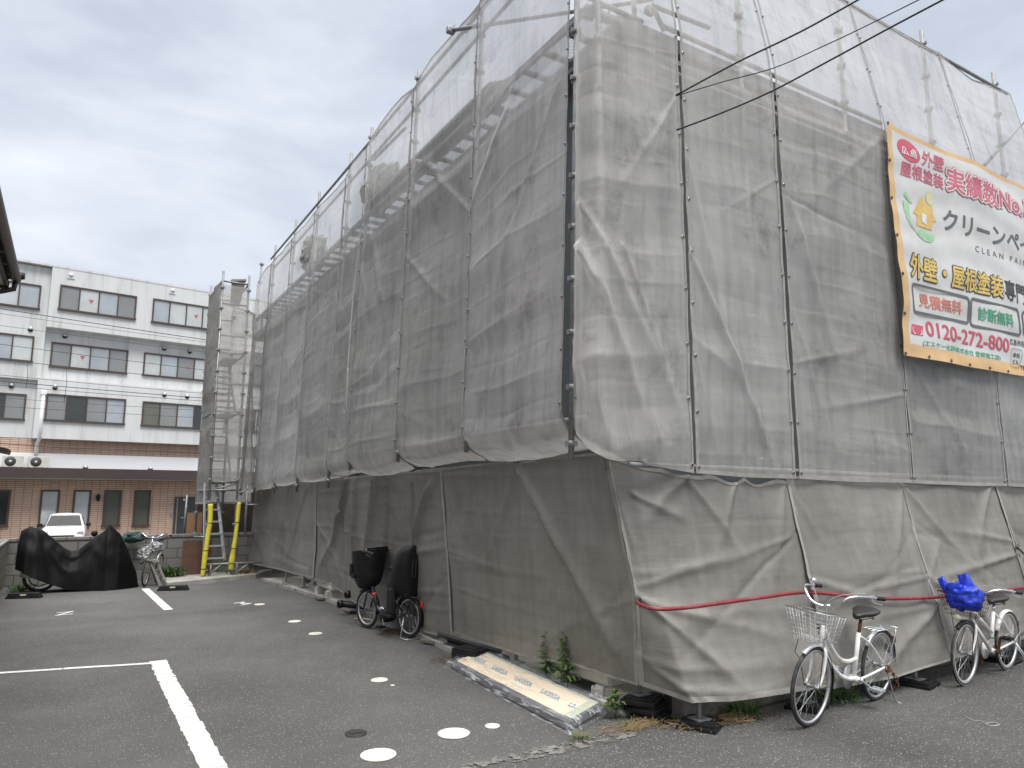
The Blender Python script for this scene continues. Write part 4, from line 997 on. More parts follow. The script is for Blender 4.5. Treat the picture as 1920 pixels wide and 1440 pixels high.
# --- white city bicycle with wire basket
k1 = empty('bicycle', (0, 0, 0), 0, 'white city bicycle with empty silver wire basket and rusty lock, nearest on the road', 'bicycle', 'bicycles by the base sheets')
Rw = .292; L1 = 1.09; bb = (.42, .245)
f = MB(); ht, hl = Vector((.935, 0, .725)), Vector((.965, 0, .60)); stp = Vector((.365, 0, .60))
f.tube([ht + (ht-hl)*.1, hl - (ht-hl)*.1], .021, 12); f.tube([(bb[0], 0, bb[1]), stp], .0175, 12)
f.tube(catmull([hl + Vector((-.01, 0, .015)), (.86, 0, .46), (.70, 0, .33), (.55, 0, .265), (bb[0], 0, bb[1])], 6), .0185, 12)
f.tube(catmull([ht + Vector((-.01, 0, -.03)), (.82, 0, .55), (.68, 0, .44), (.53, 0, .395), (.395, 0, .40)], 6), .0155, 12)
for sy in (-1, 1):
    f.tube(catmull([(bb[0] - .02, sy*.035, bb[1]), (.25, sy*.05, .262), (.0, sy*.062, Rw)], 4), .0105, 8); f.tube(catmull([(.365, sy*.016, .575), (.25, sy*.05, .50), (.0, sy*.062, Rw)], 4), .0075, 8)
f.lathe([(.0, -.038), (.024, -.038), (.024, .038), (0, .038)], (bb[0], 0, bb[1]), axis='y', n=14)
fr = f.build('frame', whitep, k1)
m = MB(); m.cyl((.385, 0, .45), (.388, 0, .425), .0183, 12); m.build('sticker', M('green_sticker', (.08, .3, .09), .5), fr)
m = MB(); m.cyl((.367, 0, .565), (.369, 0, .545), .0183, 12); m.build('sticker', blackp, fr)
fk = MB(); fk.tube([hl - (ht-hl)*.1, hl - (ht-hl)*.28], .023, 10)
for sy in (-1, 1): fk.tube(catmull([hl + Vector((.005, sy*.012, -.035)), (.985, sy*.045, .53), (1.01, sy*.052, .44), (1.04, sy*.052, .355), (L1, sy*.052, Rw)], 5), [.013]*8 + [.012]*5 + [.0095]*8, 8)
fk.build('fork', whitep, k1)
wheel(k1, 0, Rw, .032, rubber, alu); wheel(k1, L1, Rw, .032, rubber, alu)
m = MB(); m.tube([stp - Vector((0, 0, .03)), (.335, 0, .705)], .0135, 10); m.build('seat_post', rust, k1)
saddle(k1, .32, .755, vinyl)
m = MB(); m.tube([ht, (.91, 0, .845), (.905, 0, .86)], .0115, 10); m.build('stem', chrome, k1)
handlebar(k1, .905, .862, .60, .945, .25, chrome, blackp, silver, rise=.10, bell=True)
wire_basket(k1, .97, 1.17, .12, .93, 1.21, .165, .63, .82, .86, M('basket_wire', (.6, .6, .6), .35, .8))
m = MB(); m.box((1.005, 0, .77), (.006, .11, .07), bev=.002); 
m.build('basket_plate', silver, k1)
m = MB(); m.tube([(1.0, .05, .63), (.97, .02, .62)], .006, 6); m.tube([(1.12, .1, .63), (L1, .06, Rw)], .003, 5); m.tube([(1.12, -.1, .63), (1.15, -.11, .52), (1.13, -.08, .48), (L1, -.06, Rw)], .003, 5); m.build('basket_stay', blackm, k1)
mudguard(k1, 0, Rw, 38, 205, silver); mudguard(k1, L1, Rw, 60, 128, silver, stay=False); mudguard(k1, L1, Rw, 128, 200, blackp, w=.045)
crank(k1, bb, R(-150), silver, M('clear_grey_plastic', (.35, .36, .37), .4))
m = MB(); m.lathe([(.0, -.052), (.09, -.052), (.095, -.046), (.095, -.04), (0, -.04)], (bb[0], 0, bb[1]), axis='y', n=24); m.box((.2, -.05, .30), (.42, .012, .05), bev=.008); m.build('chain_guard', silver, k1)
rk = MB()
for y in (-.055, -.018, .018, .055): rk.tube([(.17, y, .60), (-.21, y*1.1, .585)], .004, 6)
rk.tube([(.17, -.055, .6), (.19, 0, .6), (.17, .055, .6)], .004, 6); rk.tube([(-.21, -.065, .585), (-.23, 0, .585), (-.21, .065, .585)], .005, 6); rk.tube([(.0, -.06, .592), (.0, .06, .592)], .004, 6)
for sy in (-1, 1): rk.tube([(-.18, sy*.06, .585), (-.17, sy*.065, .55), (-.0, sy*.07, Rw)], .004, 6); rk.tube([(.16, sy*.05, .6), (.3, sy*.03, .55)], .004, 6)
rk.build('rear_rack', alu, k1)
m = MB(); m.box((-.28, 0, .47), (.02, .045, .055), bev=.008); m.build('reflector', M('smoky_red_reflector', (.16, .06, .05), .2), k1)
m = MB(); m.tube(catmull([(.02, .075, .30), (-.03, .13, .05), (-.06, .17, .02)], 4), .006, 8); m.tube(catmull([(-.06, .17, .02), (-.1, .1, .012), (-.09, -.05, -.01), (-.05, -.16, -.035)], 5), .005, 8); m.tube([(-.05, -.16, -.035), (.0, -.075, .28)], .006, 8); m.build('kickstand', steel, k1)
m = MB(); 
for i in range(7): t = i / 6; m.lathe([(.012, -.006), (.018, -.006), (.018, .006), (.012, .006)], (-.03 - .05*t, .085 + .05*math.sin(t*3), .27 - .17*t), axis='xyz'[i % 2], n=8)
m.box((.0, .08, .28), (.04, .03, .06), bev=.01); m.build('lock_chain', rust, k1)
place_bike(k1, (5.91, 3.86), (4.81, 3.70), 6)
# --- white bicycle with straight tubes, black basket
k2 = empty('bicycle', (0, 0, 0), 0, 'white bicycle with black basket holding a blue plastic bag, white tyre sidewalls', 'bicycle', 'bicycles by the base sheets')
Rw = .282; L2 = .98; bb = (.40, .235)
f = MB(); ht, hl = Vector((.80, 0, .685)), Vector((.83, 0, .56)); stp = Vector((.32, 0, .585))
f.tube([ht, hl], .02, 12); f.tube([(bb[0], 0, bb[1]), stp], .017, 12); f.tube([hl, (bb[0], 0, bb[1])], .0185, 12); f.tube([ht - Vector((0, 0, .04)), (.37, 0, .40)], .0155, 12)
for sy in (-1, 1):
    f.tube([(bb[0] - .02, sy*.035, bb[1]), (.0, sy*.06, Rw)], .010, 8); f.tube(catmull([(.325, sy*.016, .57), (.2, sy*.05, .48), (.0, sy*.06, Rw)], 4), .0075, 8)
f.lathe([(.0, -.036), (.023, -.036), (.023, .036), (0, .036)], (bb[0], 0, bb[1]), axis='y', n=14)
fr = f.build('frame', whitep, k2)
m = MB(); m.cyl((.372, 0, .36), (.376, 0, .34), .0178, 12); m.build('sticker', bpy.data.materials['green_sticker'], fr)
fk = MB()
for sy in (-1, 1): fk.tube(catmull([hl + Vector((0, sy*.02, 0)), (.86, sy*.048, .49), (.90, sy*.05, .38), (L2, sy*.05, Rw)], 5), [.012]*10 + [.0095]*6, 8)
fk.build('fork', whitep, k2)
ww = M('white_sidewall', (.62, .60, .56), .7, var=.15, vs=18, dirt=(.35, .33, .3), ds=9, coord='obj')
wheel(k2, 0, Rw, .034, rubber, alu, whitewall=ww); wheel(k2, L2, Rw, .034, rubber, alu, whitewall=ww)
m = MB(); m.tube([stp, (.30, 0, .66)], .0125, 10); m.build('seat_post', chrome, k2)
saddle(k2, .28, .705, vinyl, L=.27, w=.09)
m = MB(); m.tube([ht, (.77, 0, .80)], .0115, 10); m.build('stem', chrome, k2)
handlebar(k2, .77, .805, .50, .83, .26, chrome, blackp, silver, rise=.05)
wire_basket(k2, .84, 1.05, .12, .80, 1.12, .17, .62, .80, .82, M('basket_black_wire', (.02, .02, .02), .4, .3), step=.045)
m = MB(); m.lathe([(.0, .04), (.022, .038), (.03, .03), (.032, .0), (.02, -.03), (0, -.035)], (1.03, -.03, .60), axis='x', n=16); m.build('headlight', M('lamp_lens', (.7, .68, .55), .15, .2), k2)
m = MB(); m.tube([(1.0, .1, .62), (L2, .055, Rw)], .003, 5); m.tube([(1.0, -.1, .62), (L2, -.055, Rw)], .003, 5); m.build('basket_stay', blackm, k2)
mudguard(k2, 0, Rw, 25, 200, whitep); mudguard(k2, L2, Rw, 55, 130, blackp)
crank(k2, bb, R(100), rust, blackp)
m = MB(); m.lathe([(.0, -.05), (.085, -.05), (.09, -.042), (0, -.04)], (bb[0], 0, bb[1]), axis='y', n=24); m.box((.2, -.048, .28), (.4, .012, .05), bev=.008); m.build('chain_guard', whitep, k2)
m = MB(); m.box((-.27, 0, .42), (.02, .04, .05), bev=.008); m.build('reflector', blackp, k2)
m = MB(); m.tube([(.0, .07, .28), (-.17, .19, .01)], .007, 8); m.tube([(-.01, .07, .25), (-.12, .16, .05)], .005, 8); m.box((.0, .07, .28), (.04, .02, .05), bev=.005); m.build('kickstand', alu, k2)
place_bike(k2, (8.02, 3.83), (7.06, 3.73), 4)
# --- crumpled blue bag in its basket
blue = M('blue_plastic_bag', (.006, .035, .52), .38, var=.25, vs=14, bump=.5, bs=16, spec=.6)
bp_ = MB(); nU, nV = 40, 24; rgb_ = random.Random(9)
import mathutils
def bagp(u, v):
    th = 2*PI*u; ph = PI*(v - .5); d = Vector((math.cos(ph)*math.cos(th), math.cos(ph)*math.sin(th), math.sin(ph)))
    n_ = mathutils.noise.noise(d*2.2 + Vector((3, 1, 7))) * .5 + abs(mathutils.noise.noise(d*4.5)) * .45 + mathutils.noise.noise(d*9) * .12
    r = 1 + n_ * .55
    return Vector((d.x * .125 * r, d.y * .14 * r, d.z * .105 * r + (.05 if d.z > 0 else 0) * abs(d.y)))
rows = [bp_.verts([bagp(i / nU, j / nV) for i in range(nU)]) for j in range(nV + 1)]
for a, c in zip(rows, rows[1:]):
    for k in range(nU): bp_.face((a+k, a+(k+1) % nU, c+(k+1) % nU, c+k), True)
def strap(pts, w, side=(1, .25, 0)):
    P = catmull(pts, 5); sd = Vector(side).normalized(); ids = []
    for i, p in enumerate(P):
        d = (P[min(i+1, len(P)-1)] - P[max(i-1, 0)]).normalized(); c = d.cross(sd).normalized(); n_ = c.cross(d).normalized(); ww = w * (1 - .25 * i / len(P)) / 2
        ids.append(bp_.verts([p + c * ww * math.cos(t) + n_ * (.012 + .012 * math.sin(3*t + i*.4)) * math.sin(t) for t in [2*PI*k/12 for k in range(12)]]))
    for a, c in zip(ids, ids[1:]):
        for k in range(12): bp_.face((a+k, a+(k+1) % 12, c+(k+1) % 12, c+k), True)
    bp_.face([ids[-1]+k for k in range(12)])
strap([(.02, -.09, .0), (.03, -.125, .07), (.03, -.155, .13), (.02, -.18, .17)], .08)
strap([(.0, .05, .04), (.0, .045, .10), (-.01, .02, .16), (-.02, .0, .215)], .12)
strap([(.06, -.02, .04), (.085, -.04, .09), (.08, -.05, .14)], .13)
bag = bp_.build('plastic_bag', blue); tag(bag, 'crumpled bright blue plastic bag stuffed in the black bicycle basket', 'bag')
dirv = Vector((7.06 - 8.02, 3.73 - 3.83, 0)).normalized(); lat = Vector((-dirv.y, dirv.x, 0))
bag.location = Vector((8.02, 3.83, .765)) + dirv * .97 + lat * .05; bag.rotation_euler = (0, 0, math.atan2(dirv.y, dirv.x) + PI)
bag.rotation_euler = (0, 0, math.atan2(dirv.y, dirv.x))
# --- black electric bicycle with two child seats
k3 = empty('bicycle', (0, 0, 0), 0, 'black electric bicycle with front and rear child seats by the left face', 'bicycle')
Rw = .243; L3 = .90; bb = (.47, .215); navy = M('dark_navy_paint', (.022, .026, .034), .35, coat=.3)
f = MB(); ht, hl = Vector((.78, 0, .66)), Vector((.815, 0, .50))
f.tube([ht, hl], .024, 12); f.tube(catmull([hl + Vector((-.005, 0, .08)), (.74, 0, .40), (.66, 0, .28), (.56, 0, .245), (bb[0], 0, bb[1])], 6), .03, 12)
f.tube([(bb[0], 0, bb[1]), (.34, 0, .60)], .019, 12)
for sy in (-1, 1): f.tube([(bb[0], sy*.04, bb[1]), (0, sy*.065, Rw)], .012, 8); f.tube([(.36, sy*.02, .52), (.0, sy*.065, Rw)], .009, 8)
fr = f.build('frame', navy, k3)
m = MB(); m.cyl((.763, 0, .452), (.745, 0, .415), .0312, 12); m.build('sticker', M('red_sticker', (.55, .06, .05), .4), fr)
m = MB(); m.cyl((.742, 0, .41), (.737, 0, .40), .0313, 12); m.build('sticker', i_wht, fr)
fk = MB()
for sy in (-1, 1): fk.tube([hl + Vector((0, sy*.03, -.01)), (.84, sy*.055, .44), (L3, sy*.055, Rw)], .013, 8)
fk.build('fork', navy, k3)
wheel(k3, 0, Rw, .045, rubber, alu, nsp=24, hubr=.03); wheel(k3, L3, Rw, .045, rubber, alu, nsp=24)
m = MB(); m.tube([(.34, 0, .58), (.315, 0, .76)], .014, 10); m.build('seat_post', blackm, k3)
saddle(k3, .33, .80, vinyl, w=.10)
m = MB(); m.box((.355, 0, .41), (.09, .10, .33), rot=Matrix.Rotation(R(-16), 3, 'Y'), bev=.02); m.box((.31, 0, .585), (.10, .11, .03), rot=Matrix.Rotation(R(-16), 3, 'Y'), bev=.008); m.build('battery', blackp, k3)
m = MB(); m.lathe([(.0, -.08), (.085, -.075), (.09, -.05), (.09, .05), (.08, .075), (0, .08)], (bb[0] - .02, 0, bb[1]), axis='y', n=20); m.build('motor', blackp, k3)
m = MB(); m.lathe([(.05, .07), (.075, .075), (.09, .07), (.09, .062)], (bb[0] + .02, 0, bb[1] + .01), axis='y', n=20, a0=R(60), a1=R(260)); m.build('chain_cover', alu, k3)
crank(k3, bb, R(-120), silver, blackp)
m = MB(); m.tube([ht, (.74, 0, .90)], .014, 10); m.build('stem', blackm, k3)
handlebar(k3, .74, .905, .46, .985, .27, blackm, blackp, blackm, rise=.08)
def shell_seat(rows, name, parent, mat, th=.012):
    """a moulded bucket: rows of points swept up"""
    m = MB(); n = len(rows[0]); ids = [m.verts(r_) for r_ in rows]
    for a, c in zip(ids, ids[1:]):
        for k in range(n - 1): m.face((a+k, a+k+1, c+k+1, c+k), True)
    o = m.build(name, mat, parent, fix=False); sd = o.modifiers.new('thick', 'SOLIDIFY'); sd.thickness = th; sd.offset = 0
    sb = o.modifiers.new('smooth', 'SUBSURF'); sb.levels = 1; sb.render_levels = 2
    return o
# front bucket seat around the stem
rows = []
for z, xr, w_, x0 in ((.535, .11, .09, .90), (.55, .17, .15, .90), (.66, .205, .185, .90), (.80, .225, .20, .90), (.93, .235, .215, .89), (.965, .245, .225, .89)):
    rows.append([(x0 + xr*math.cos(t*2*PI/20), w_*math.sin(t*2*PI/20), z + (.05*(1 - math.cos(t*2*PI/20)) * .5 if z > .7 else 0)) for t in range(21)])
fs = shell_seat(rows, 'front_child_seat', k3, blackp)
m = MB(); m.lathe([(.0, .0), (.10, .0), (.13, .03), (.13, .06)], (.92, 0, .5), n=18); m.build('seat_base', blackp, fs)
m = MB(); m.tube([(.72, -.14, .98), (.70, -.16, 1.02), (.70, .16, 1.02), (.72, .14, .98)], .014, 8); m.box((.95, .0, .66), (.06, .42, .05), bev=.012); m.box((1.0, .195, .74), (.05, .03, .16), bev=.01); m.box((1.0, -.195, .74), (.05, .03, .16), bev=.01); m.build('seat_handle', blackp, fs)
# rear child seat: high back shell with cut-outs, leg guards
rs_ = MB()
outl = [(-.17, .52), (-.195, .56), (-.205, .75), (-.19, .93), (-.15, 1.03), (-.08, 1.075), (.0, 1.09), (.08, 1.075), (.15, 1.03), (.19, .93), (.205, .75), (.195, .56), (.17, .52)]
bk = []
for d in range(5):
    t = d / 4; bk.append([(-.13 + .06*abs(y)/.2*t - .10*(z - .52) + .16*(abs(y)/.2) ** 3 * (.5 + .5*t) * 1.0 - .0, y * (1 - .0*t), z) for y, z in outl])
prof_b = []
for z, w_, dep in ((.50, .17, .32), (.56, .21, .33), (.66, .225, .26), (.80, .23, .20), (.93, .225, .22), (1.04, .19, .20), (1.10, .11, .12)):
    x0 = -.12 - .10 * (z - .5); prof_b.append([(x0 + dep, -w_, z - .01), (x0 + dep*.6, -w_*1.02, z), (x0 + dep*.2, -w_*.95, z), (x0, -w_*.6, z), (x0 - .015, 0, z + .005), (x0, w_*.6, z), (x0 + dep*.2, w_*.95, z), (x0 + dep*.6, w_*1.02, z), (x0 + dep, w_, z - .01)])
rc = shell_seat(prof_b, 'rear_child_seat', k3, blackp, .014)
m = MB(); m.box((.03, 0, .515), (.32, .30, .05), bev=.02); m.build('seat_pan', blackp, rc)
m = MB()
for y in (-.09, -.045, 0, .045, .09): m.box((-.168 - .0, y, .83), (.012, .014, .22), rot=Matrix.Rotation(R(-6), 3, 'Y'), bev=.003)
m.lathe([(.035, -.004), (.05, -.004), (.05, .004), (.035, .004)], (-.198, 0, .985), axis='x', n=16); m.build('back_ribs', M('grey_rib_plastic', (.05, .05, .052), .4), rc)
m = MB(); m.box((-.168, -.06, .555), (.008, .08, .03), bev=.003); m.build('label_plate', i_wht, rc)
for sy in (-1, 1):
    m = MB(); m.box((.08, sy*.215, .44), (.16, .06, .32), bev=.03, taper=.85); m.box((.12, sy*.22, .27), (.22, .10, .04), bev=.015); m.build('leg_guard', blackp, rc)
rk = MB()
for sy in (-1, 1): rk.tube([(.3, sy*.06, .50), (-.22, sy*.07, .49)], .008, 6); rk.tube([(-.15, sy*.07, .49), (0, sy*.075, Rw)], .007, 6)
rk.tube([(-.22, -.07, .49), (-.22, .07, .49)], .008, 6); rk.build('rear_rack', blackm, k3)
mudguard(k3, 0, Rw, 20, 200, blackp, w=.07); mudguard(k3, L3, Rw, 50, 190, blackp, w=.07)
m = MB(); m.box((-.27, 0, .415), (.04, .06, .07), bev=.012); m.build('tail_lamp', M('red_lamp', (.6, .03, .03), .2), k3)
m = MB(); m.tube([(0, .08, Rw), (-.02, .14, .02)], .008, 8); m.tube([(0, -.08, Rw), (-.02, -.14, .02)], .008, 8); m.tube(catmull([(-.02, .14, .02), (-.14, .14, .012), (-.16, 0, .012), (-.14, -.14, .012), (-.02, -.14, .02)], 5), .006, 8); m.build('kickstand', alu, k3)
m = MB(); m.box((.32, -.2, .45), (.24, .03, .34), bev=.012); m.build('side_cover', blackp, k3)
place_bike(k3, (3.62, 8.38), (3.41, 9.24), 0)
# --- a third road bicycle, only its grip reaches into the picture
k4 = empty('bicycle', (0, 0, 0), 0, 'bicycle at the right edge of the photo, only black grip and brake lever showing', 'bicycle', 'bicycles by the base sheets')
f = MB(); Rw = .31
f.tube([(.42, 0, .27), (.30, 0, .72)], .016, 10); f.tube([(.93, 0, .80), (.96, 0, .64)], .02, 10); f.tube([(.95, 0, .68), (.42, 0, .27)], .017, 10)
for sy in (-1, 1): f.tube([(.42, sy*.04, .27), (0, sy*.06, Rw)], .01, 8); f.tube([(.31, sy*.02, .66), (0, sy*.06, Rw)], .008, 8)
f.build('frame', silver, k4)
fk = MB()
for sy in (-1, 1): fk.tube([(.965, sy*.03, .63), (1.09, sy*.05, Rw)], .012, 8)
fk.build('fork', silver, k4)
wheel(k4, 0, Rw, .034, rubber, alu); wheel(k4, 1.09, Rw, .034, rubber, alu)
m = MB(); m.tube([(.30, 0, .7), (.29, 0, .86)], .013, 10); m.build('seat_post', chrome, k4); saddle(k4, .28, .91, vinyl)
m = MB(); m.tube([(.93, 0, .8), (.90, 0, 1.02)], .0115, 10); m.build('stem', chrome, k4)
handlebar(k4, .90, 1.03, .66, 1.12, .28, blackm, blackp, blackm, rise=.09)
place_bike(k4, (9.86, 3.92), (8.77, 3.82), 0)
# ================================================================ THINGS ON THE GROUND NEAR THE HOUSE
lidm = M('white_plastic_lid', (.70, .68, .60), .6, var=.08, vs=14, bump=.3, bs=60, dirt=(.45, .42, .36), ds=10)
def lid(x, y, r, label, rings=3):
    m = MB(); prof = [(0, .008)]
    for k in range(rings): rr = r * (k + 1) / (rings + 1); prof += [(rr - .004, .008), (rr - .002, .0055), (rr + .002, .0055), (rr + .004, .008)]
    prof += [(r - .006, .008), (r, .006), (r, .0)]
    m.lathe(prof, (0, 0, .004), n=40)
    tag(m.build('drain_cover', lidm, loc=(x, y, 0)), label, 'drain cover', 'white drain covers in the car park')
lid(1.87, 4.79, .118, 'largest white round drain cover, nearest the bottom of the photo', 4)
lid(2.49, 4.92, .116, 'cream white drain cover second nearest, beside a smaller one', 5)
lid(2.81, 4.92, .056, 'small white drain cover right beside a larger cream one', 1)
lid(2.58, 6.63, .078, 'white drain cover alone in the middle distance left of the wrapped panel', 2)
lid(2.72, 9.18, .082, 'white drain cover level with the child seat bicycle, nearer of two', 2)
lid(2.73, 10.19, .084, 'white drain cover left of the child seat bicycle, farther of two', 2)
lid(2.66, 12.02, .08, 'farthest white drain cover, beside a painted number', 2)
m = MB(); m.lathe([(0, .006), (.015, .006), (.02, .004), (.02, 0)], (0, 0, 0), n=12); tag(m.build('ground_pin', lidm, loc=(2.62, 6.41, 0)), 'tiny white survey pin set in the asphalt by a drain cover', 'pin')
m = MB(); m.lathe([(.0, .002), (.05, .002), (.058, .008), (.075, .008), (.08, .0)], (0, 0, .004), n=28); m.box((0, 0, .009), (.09, .012, .004)); tag(m.build('drain_cover', M('cast_iron', (.05, .048, .045), .7, .4, var=.3, vs=30), loc=(1.89, 5.29, 0)), 'dark iron drain cover sunk in the asphalt', 'drain cover')

# wrapped door panel lying on the ground
A, B, C, D = Vector((3.33, 6.74, .012)), Vector((3.19, 4.48, .012)), Vector((3.74, 4.70, .05)), Vector((3.86, 7.0, .075))
pan = empty('wrapped_panel', B, 0, 'long cream panel with blue lettering wrapped in clear film on the ground', 'wrapped panel'); po = -B
def pq(u, v, h=0.):      # u along from A to B, v across to D/C
    p = (A * (1-u) + B * u) * (1-v) + (D * (1-u) + C * u) * v; return p + Vector((0, 0, h)) + po
def slab(mb, u0, u1, v0, v1, h0, h1):
    lo = [pq(u, v, h0) for u, v in ((u0, v0), (u1, v0), (u1, v1), (u0, v1))]; hi = [pq(u, v, h1) for u, v in ((u0, v0), (u1, v0), (u1, v1), (u0, v1))]
    mb.quad(*hi); mb.quad(*lo[::-1])
    for i in range(4): mb.quad(lo[i], lo[(i+1) % 4], hi[(i+1) % 4], hi[i])
m = MB(); slab(m, .02, .985, .04, .90, .0, .05); m.build('panel', M('dark_grey_laminate', (.12, .125, .14), .35, var=.2, vs=8), pan)
m = MB(); slab(m, .05, .955, .15, .76, .051, .055); m.build('paper_cover', M('cream_paper', (.80, .67, .50), .75, var=.06, vs=6), pan)
m = MB(); slab(m, .93, .975, .15, .82, .053, .059); slab(m, .04, .93, .76, .82, .053, .057); m.build('masking_strip', M('pale_green_tape', (.50, .53, .42), .6, var=.06, vs=6), pan)
i_blue = M('blue_ink', (.14, .32, .55), .6, var=.2, vs=60)
V0, F0 = txt('LASISSA'); x0, x1, y0, y1 = bbox(V0)
for k in range(5):
    uc = .10 + .2 * k; m = MB()
    if k == 4: V0, F0 = txt('LA')
    for sh in range(1):
        b0 = len(m.v)
        for x, y in V0:
            u = uc + (.0 if k < 4 else -.01) + .125 * (x - x0) / (x1 - x0); v = .40 + .14 * (y - y0) / (y1 - y0); m.v.append(tuple(pq(u + (.012 * (y - y0) / (y1 - y0)) * -1 + sh*.0012, v, .0575 + sh*.0004)))
        for f in F0: m.face([i + b0 for i in f])
    m.build('lettering', i_blue, pan, fix=False)
m = MB(); V0r, F0r = txt('注意'); xa, xb, ya, yb2 = bbox(V0r)
for x, y in V0r: m.v.append(tuple(pq(.06 + .03 * (x - xa) / (xb - xa), .24 + .09 * (y - ya) / (yb2 - ya), .0575)))
for f in F0r: m.face(f)
m.build('lettering', M('faded_red_ink', (.5, .12, .1), .6), pan, fix=False)
film = plastic_mat('wrapping_film', .05, .6); m = MB(); nu_, nv_ = 110, 44; ids = []
for i in range(nu_ + 1):
    row = []
    for j in range(nv_ + 1):
        u = -.025 + 1.05 * i / nu_; v = -.05 + 1.10 * j / nv_
        edge = min(u + .025, 1.025 - u) * 2.3; ev = min(v + .05, 1.05 - v) * .58; d = max(0., min(edge, ev))
        h = .064 * min(1, d / .05) ** .6 + .008 * mathutils.noise.noise(Vector((u*9, v*14, 1))) * (1.6 if (v < .18 or v > .78) else .4)
        row.append(pq(u, v, max(.004, h)))
    ids.append(m.verts(row))
for i in range(nu_):
    for j in range(nv_): m.face((ids[i]+j, ids[i]+j+1, ids[i+1]+j+1, ids[i+1]+j), True)
m.build('film', film, pan, fix=False)
# loose film bunched up at the far corner
m = MB(); ids = []
for i in range(31):
    row = []
    for j in range(13):
        u, v = .88 + .15 * i / 30, .90 + .22 * j / 12
        row.append(pq(u, v, .01 + .05 * math.sin(PI * j / 12) * (.5 + .5 * math.sin(PI * i / 30)) + .05 * mathutils.noise.noise(Vector((i*.4, j*.5, 2)))))
    ids.append(m.verts(row))
for i in range(30):
    for j in range(12): m.face((ids[i]+j, ids[i]+j+1, ids[i+1]+j+1, ids[i+1]+j), True)
m.build('film', film, pan, fix=False)

# black plastic packing blocks under the jacks
def block(x, y, z, rz, label, s=.27, h=.052, mat=None):
    m = MB(); m.box((0, 0, h * .32), (s, s, h * .64), bev=.006); m.box((0, 0, h * .8), (s * .86, s * .86, h * .4), bev=.005)
    for i in (-1, 1):
        for j in (-1, 1): m.box((i*s*.2, j*s*.2, h * 1.0), (s*.3, s*.3, .008), bev=.003)
    for i in range(-2, 3):
        for sy in (-1, 1): m.box((i*s*.18, sy*s*.5, h*.32), (s*.05, .008, h*.5))
    o = m.build('packing_block', mat or blackp, loc=(x, y, z)); o.rotation_euler = (0, 0, R(rz)); return tag(o, label, 'packing block', 'packing blocks under the scaffold jacks')
block(3.97, 4.46, .0, 24, 'lowest black packing block of the stack at the near corner'); block(3.95, 4.50, .055, 18, 'middle black packing block of the stack at the near corner'); block(3.93, 4.53, .110, 30, 'top black packing block of the stack, muddy, under the corner jack')
block(4.13, 4.12, .0, 30, 'single black packing block right of the corner stack, chipped muddy edges', s=.29)
block(5.20, 4.01, .0, 20, 'black packing block behind the front wheel of the nearest white bicycle')
block(6.68, 3.96, .0, 12, 'black packing block between the two white bicycles', s=.3)
block(8.35, 4.02, .0, 8, 'black packing block at the right edge behind the second white bicycle')
wood = M('weathered_wood', (.16, .14, .115), .9, var=.3, vs=14, bump=.4, bs=40)
for x, y, rz, lb in ((3.92, 6.39, 10, 'dark wooden packing board on the apron right above the wrapped panel'), (3.80, 7.93, 24, 'wooden packing board beside the rear wheel of the child seat bicycle'), (3.74, 10.57, 5, 'wooden packing board by the black pipe offcuts'), (3.74, 12.03, 4, 'wooden packing board by the far air conditioner'), (3.72, 13.37, 0, 'wooden packing board beyond the far air conditioner'), (3.66, 14.41, 0, 'farthest wooden packing board near the stair tower')):
    m = MB(); m.box((0, 0, .018), (.36, .24, .032), bev=.004); o = m.build('packing_board', wood, loc=(x, y, .05 if y > 4.9 else 0)); o.rotation_euler = (0, 0, R(rz)); o.location.z = .0145 if y > 4.9 else 0; tag(o, lb, 'packing board', 'wooden boards under the scaffold jacks')

# air conditioner outdoor units behind the base sheets
acw = M('beige_white_enamel', (.60, .58, .52), .4, var=.06, vs=5, dirt=(.42, .39, .33), ds=5)
def ac_unit(name_label, y0, y1, x0, x1, z0, z1):
    r_ = empty('air_conditioner', ((x0+x1)/2, (y0+y1)/2, 0), 0, name_label, 'air conditioner', 'air conditioners behind the base sheets'); o_ = -Vector(r_.location)
    m = MB(); m.box(((x0+x1)/2 + o_.x, (y0+y1)/2 + o_.y, (z0+z1)/2), (x1-x0, y1-y0, z1-z0), bev=.02); m.box((x0 - .004 + o_.x, (y0+y1)/2 + o_.y, z0 + .07), (.012, (y1-y0)*.96, .1), bev=.004)
    m.build('casing', acw, r_)
    m = MB(); n_ = 22
    for i in range(n_): m.box((x0 - .008 + o_.x, y0 + .35 + (y1-y0-.42) * i / n_ + o_.y, (z0+z1)/2 + .03), (.012, .008, (z1-z0)*.72))
    m.build('grille', acw, r_)
    for yy in (y0 + .12, y1 - .12):
        m = MB(); m.box(((x0+x1)/2 + o_.x, yy + o_.y, (z0 + .05)/2), (x1-x0 + .1, .13, z0 - .05), taper=.82)
        for k in range(8):
            m.box((x0 - .035 + (x1-x0+.07) * k / 7 + o_.x, yy - .066 + o_.y, (z0+.05)/2 - .005), (.016, .016, z0 - .06)); m.box((x0 - .035 + (x1-x0+.07) * k / 7 + o_.x, yy + .06 + o_.y, (z0+.05)/2 - .005), (.016, .016, z0 - .06))
        for k in range(5): m.box((x0 - .05 + o_.x, yy - .05 + .025*k + o_.y, (z0+.05)/2 - .01), (.016, .012, z0 - .07))
        m.build('foot', M('pale_plastic_foot', (.55, .54, .50), .6, var=.1, vs=9, dirt=(.35, .33, .28), ds=6) if 'pale_plastic_foot' not in bpy.data.materials else bpy.data.materials['pale_plastic_foot'], r_)
    return r_
ac_unit('cream air conditioner on ribbed feet showing below the near base sheet', 4.84, 5.68, 3.86, 4.16, .15, .62)
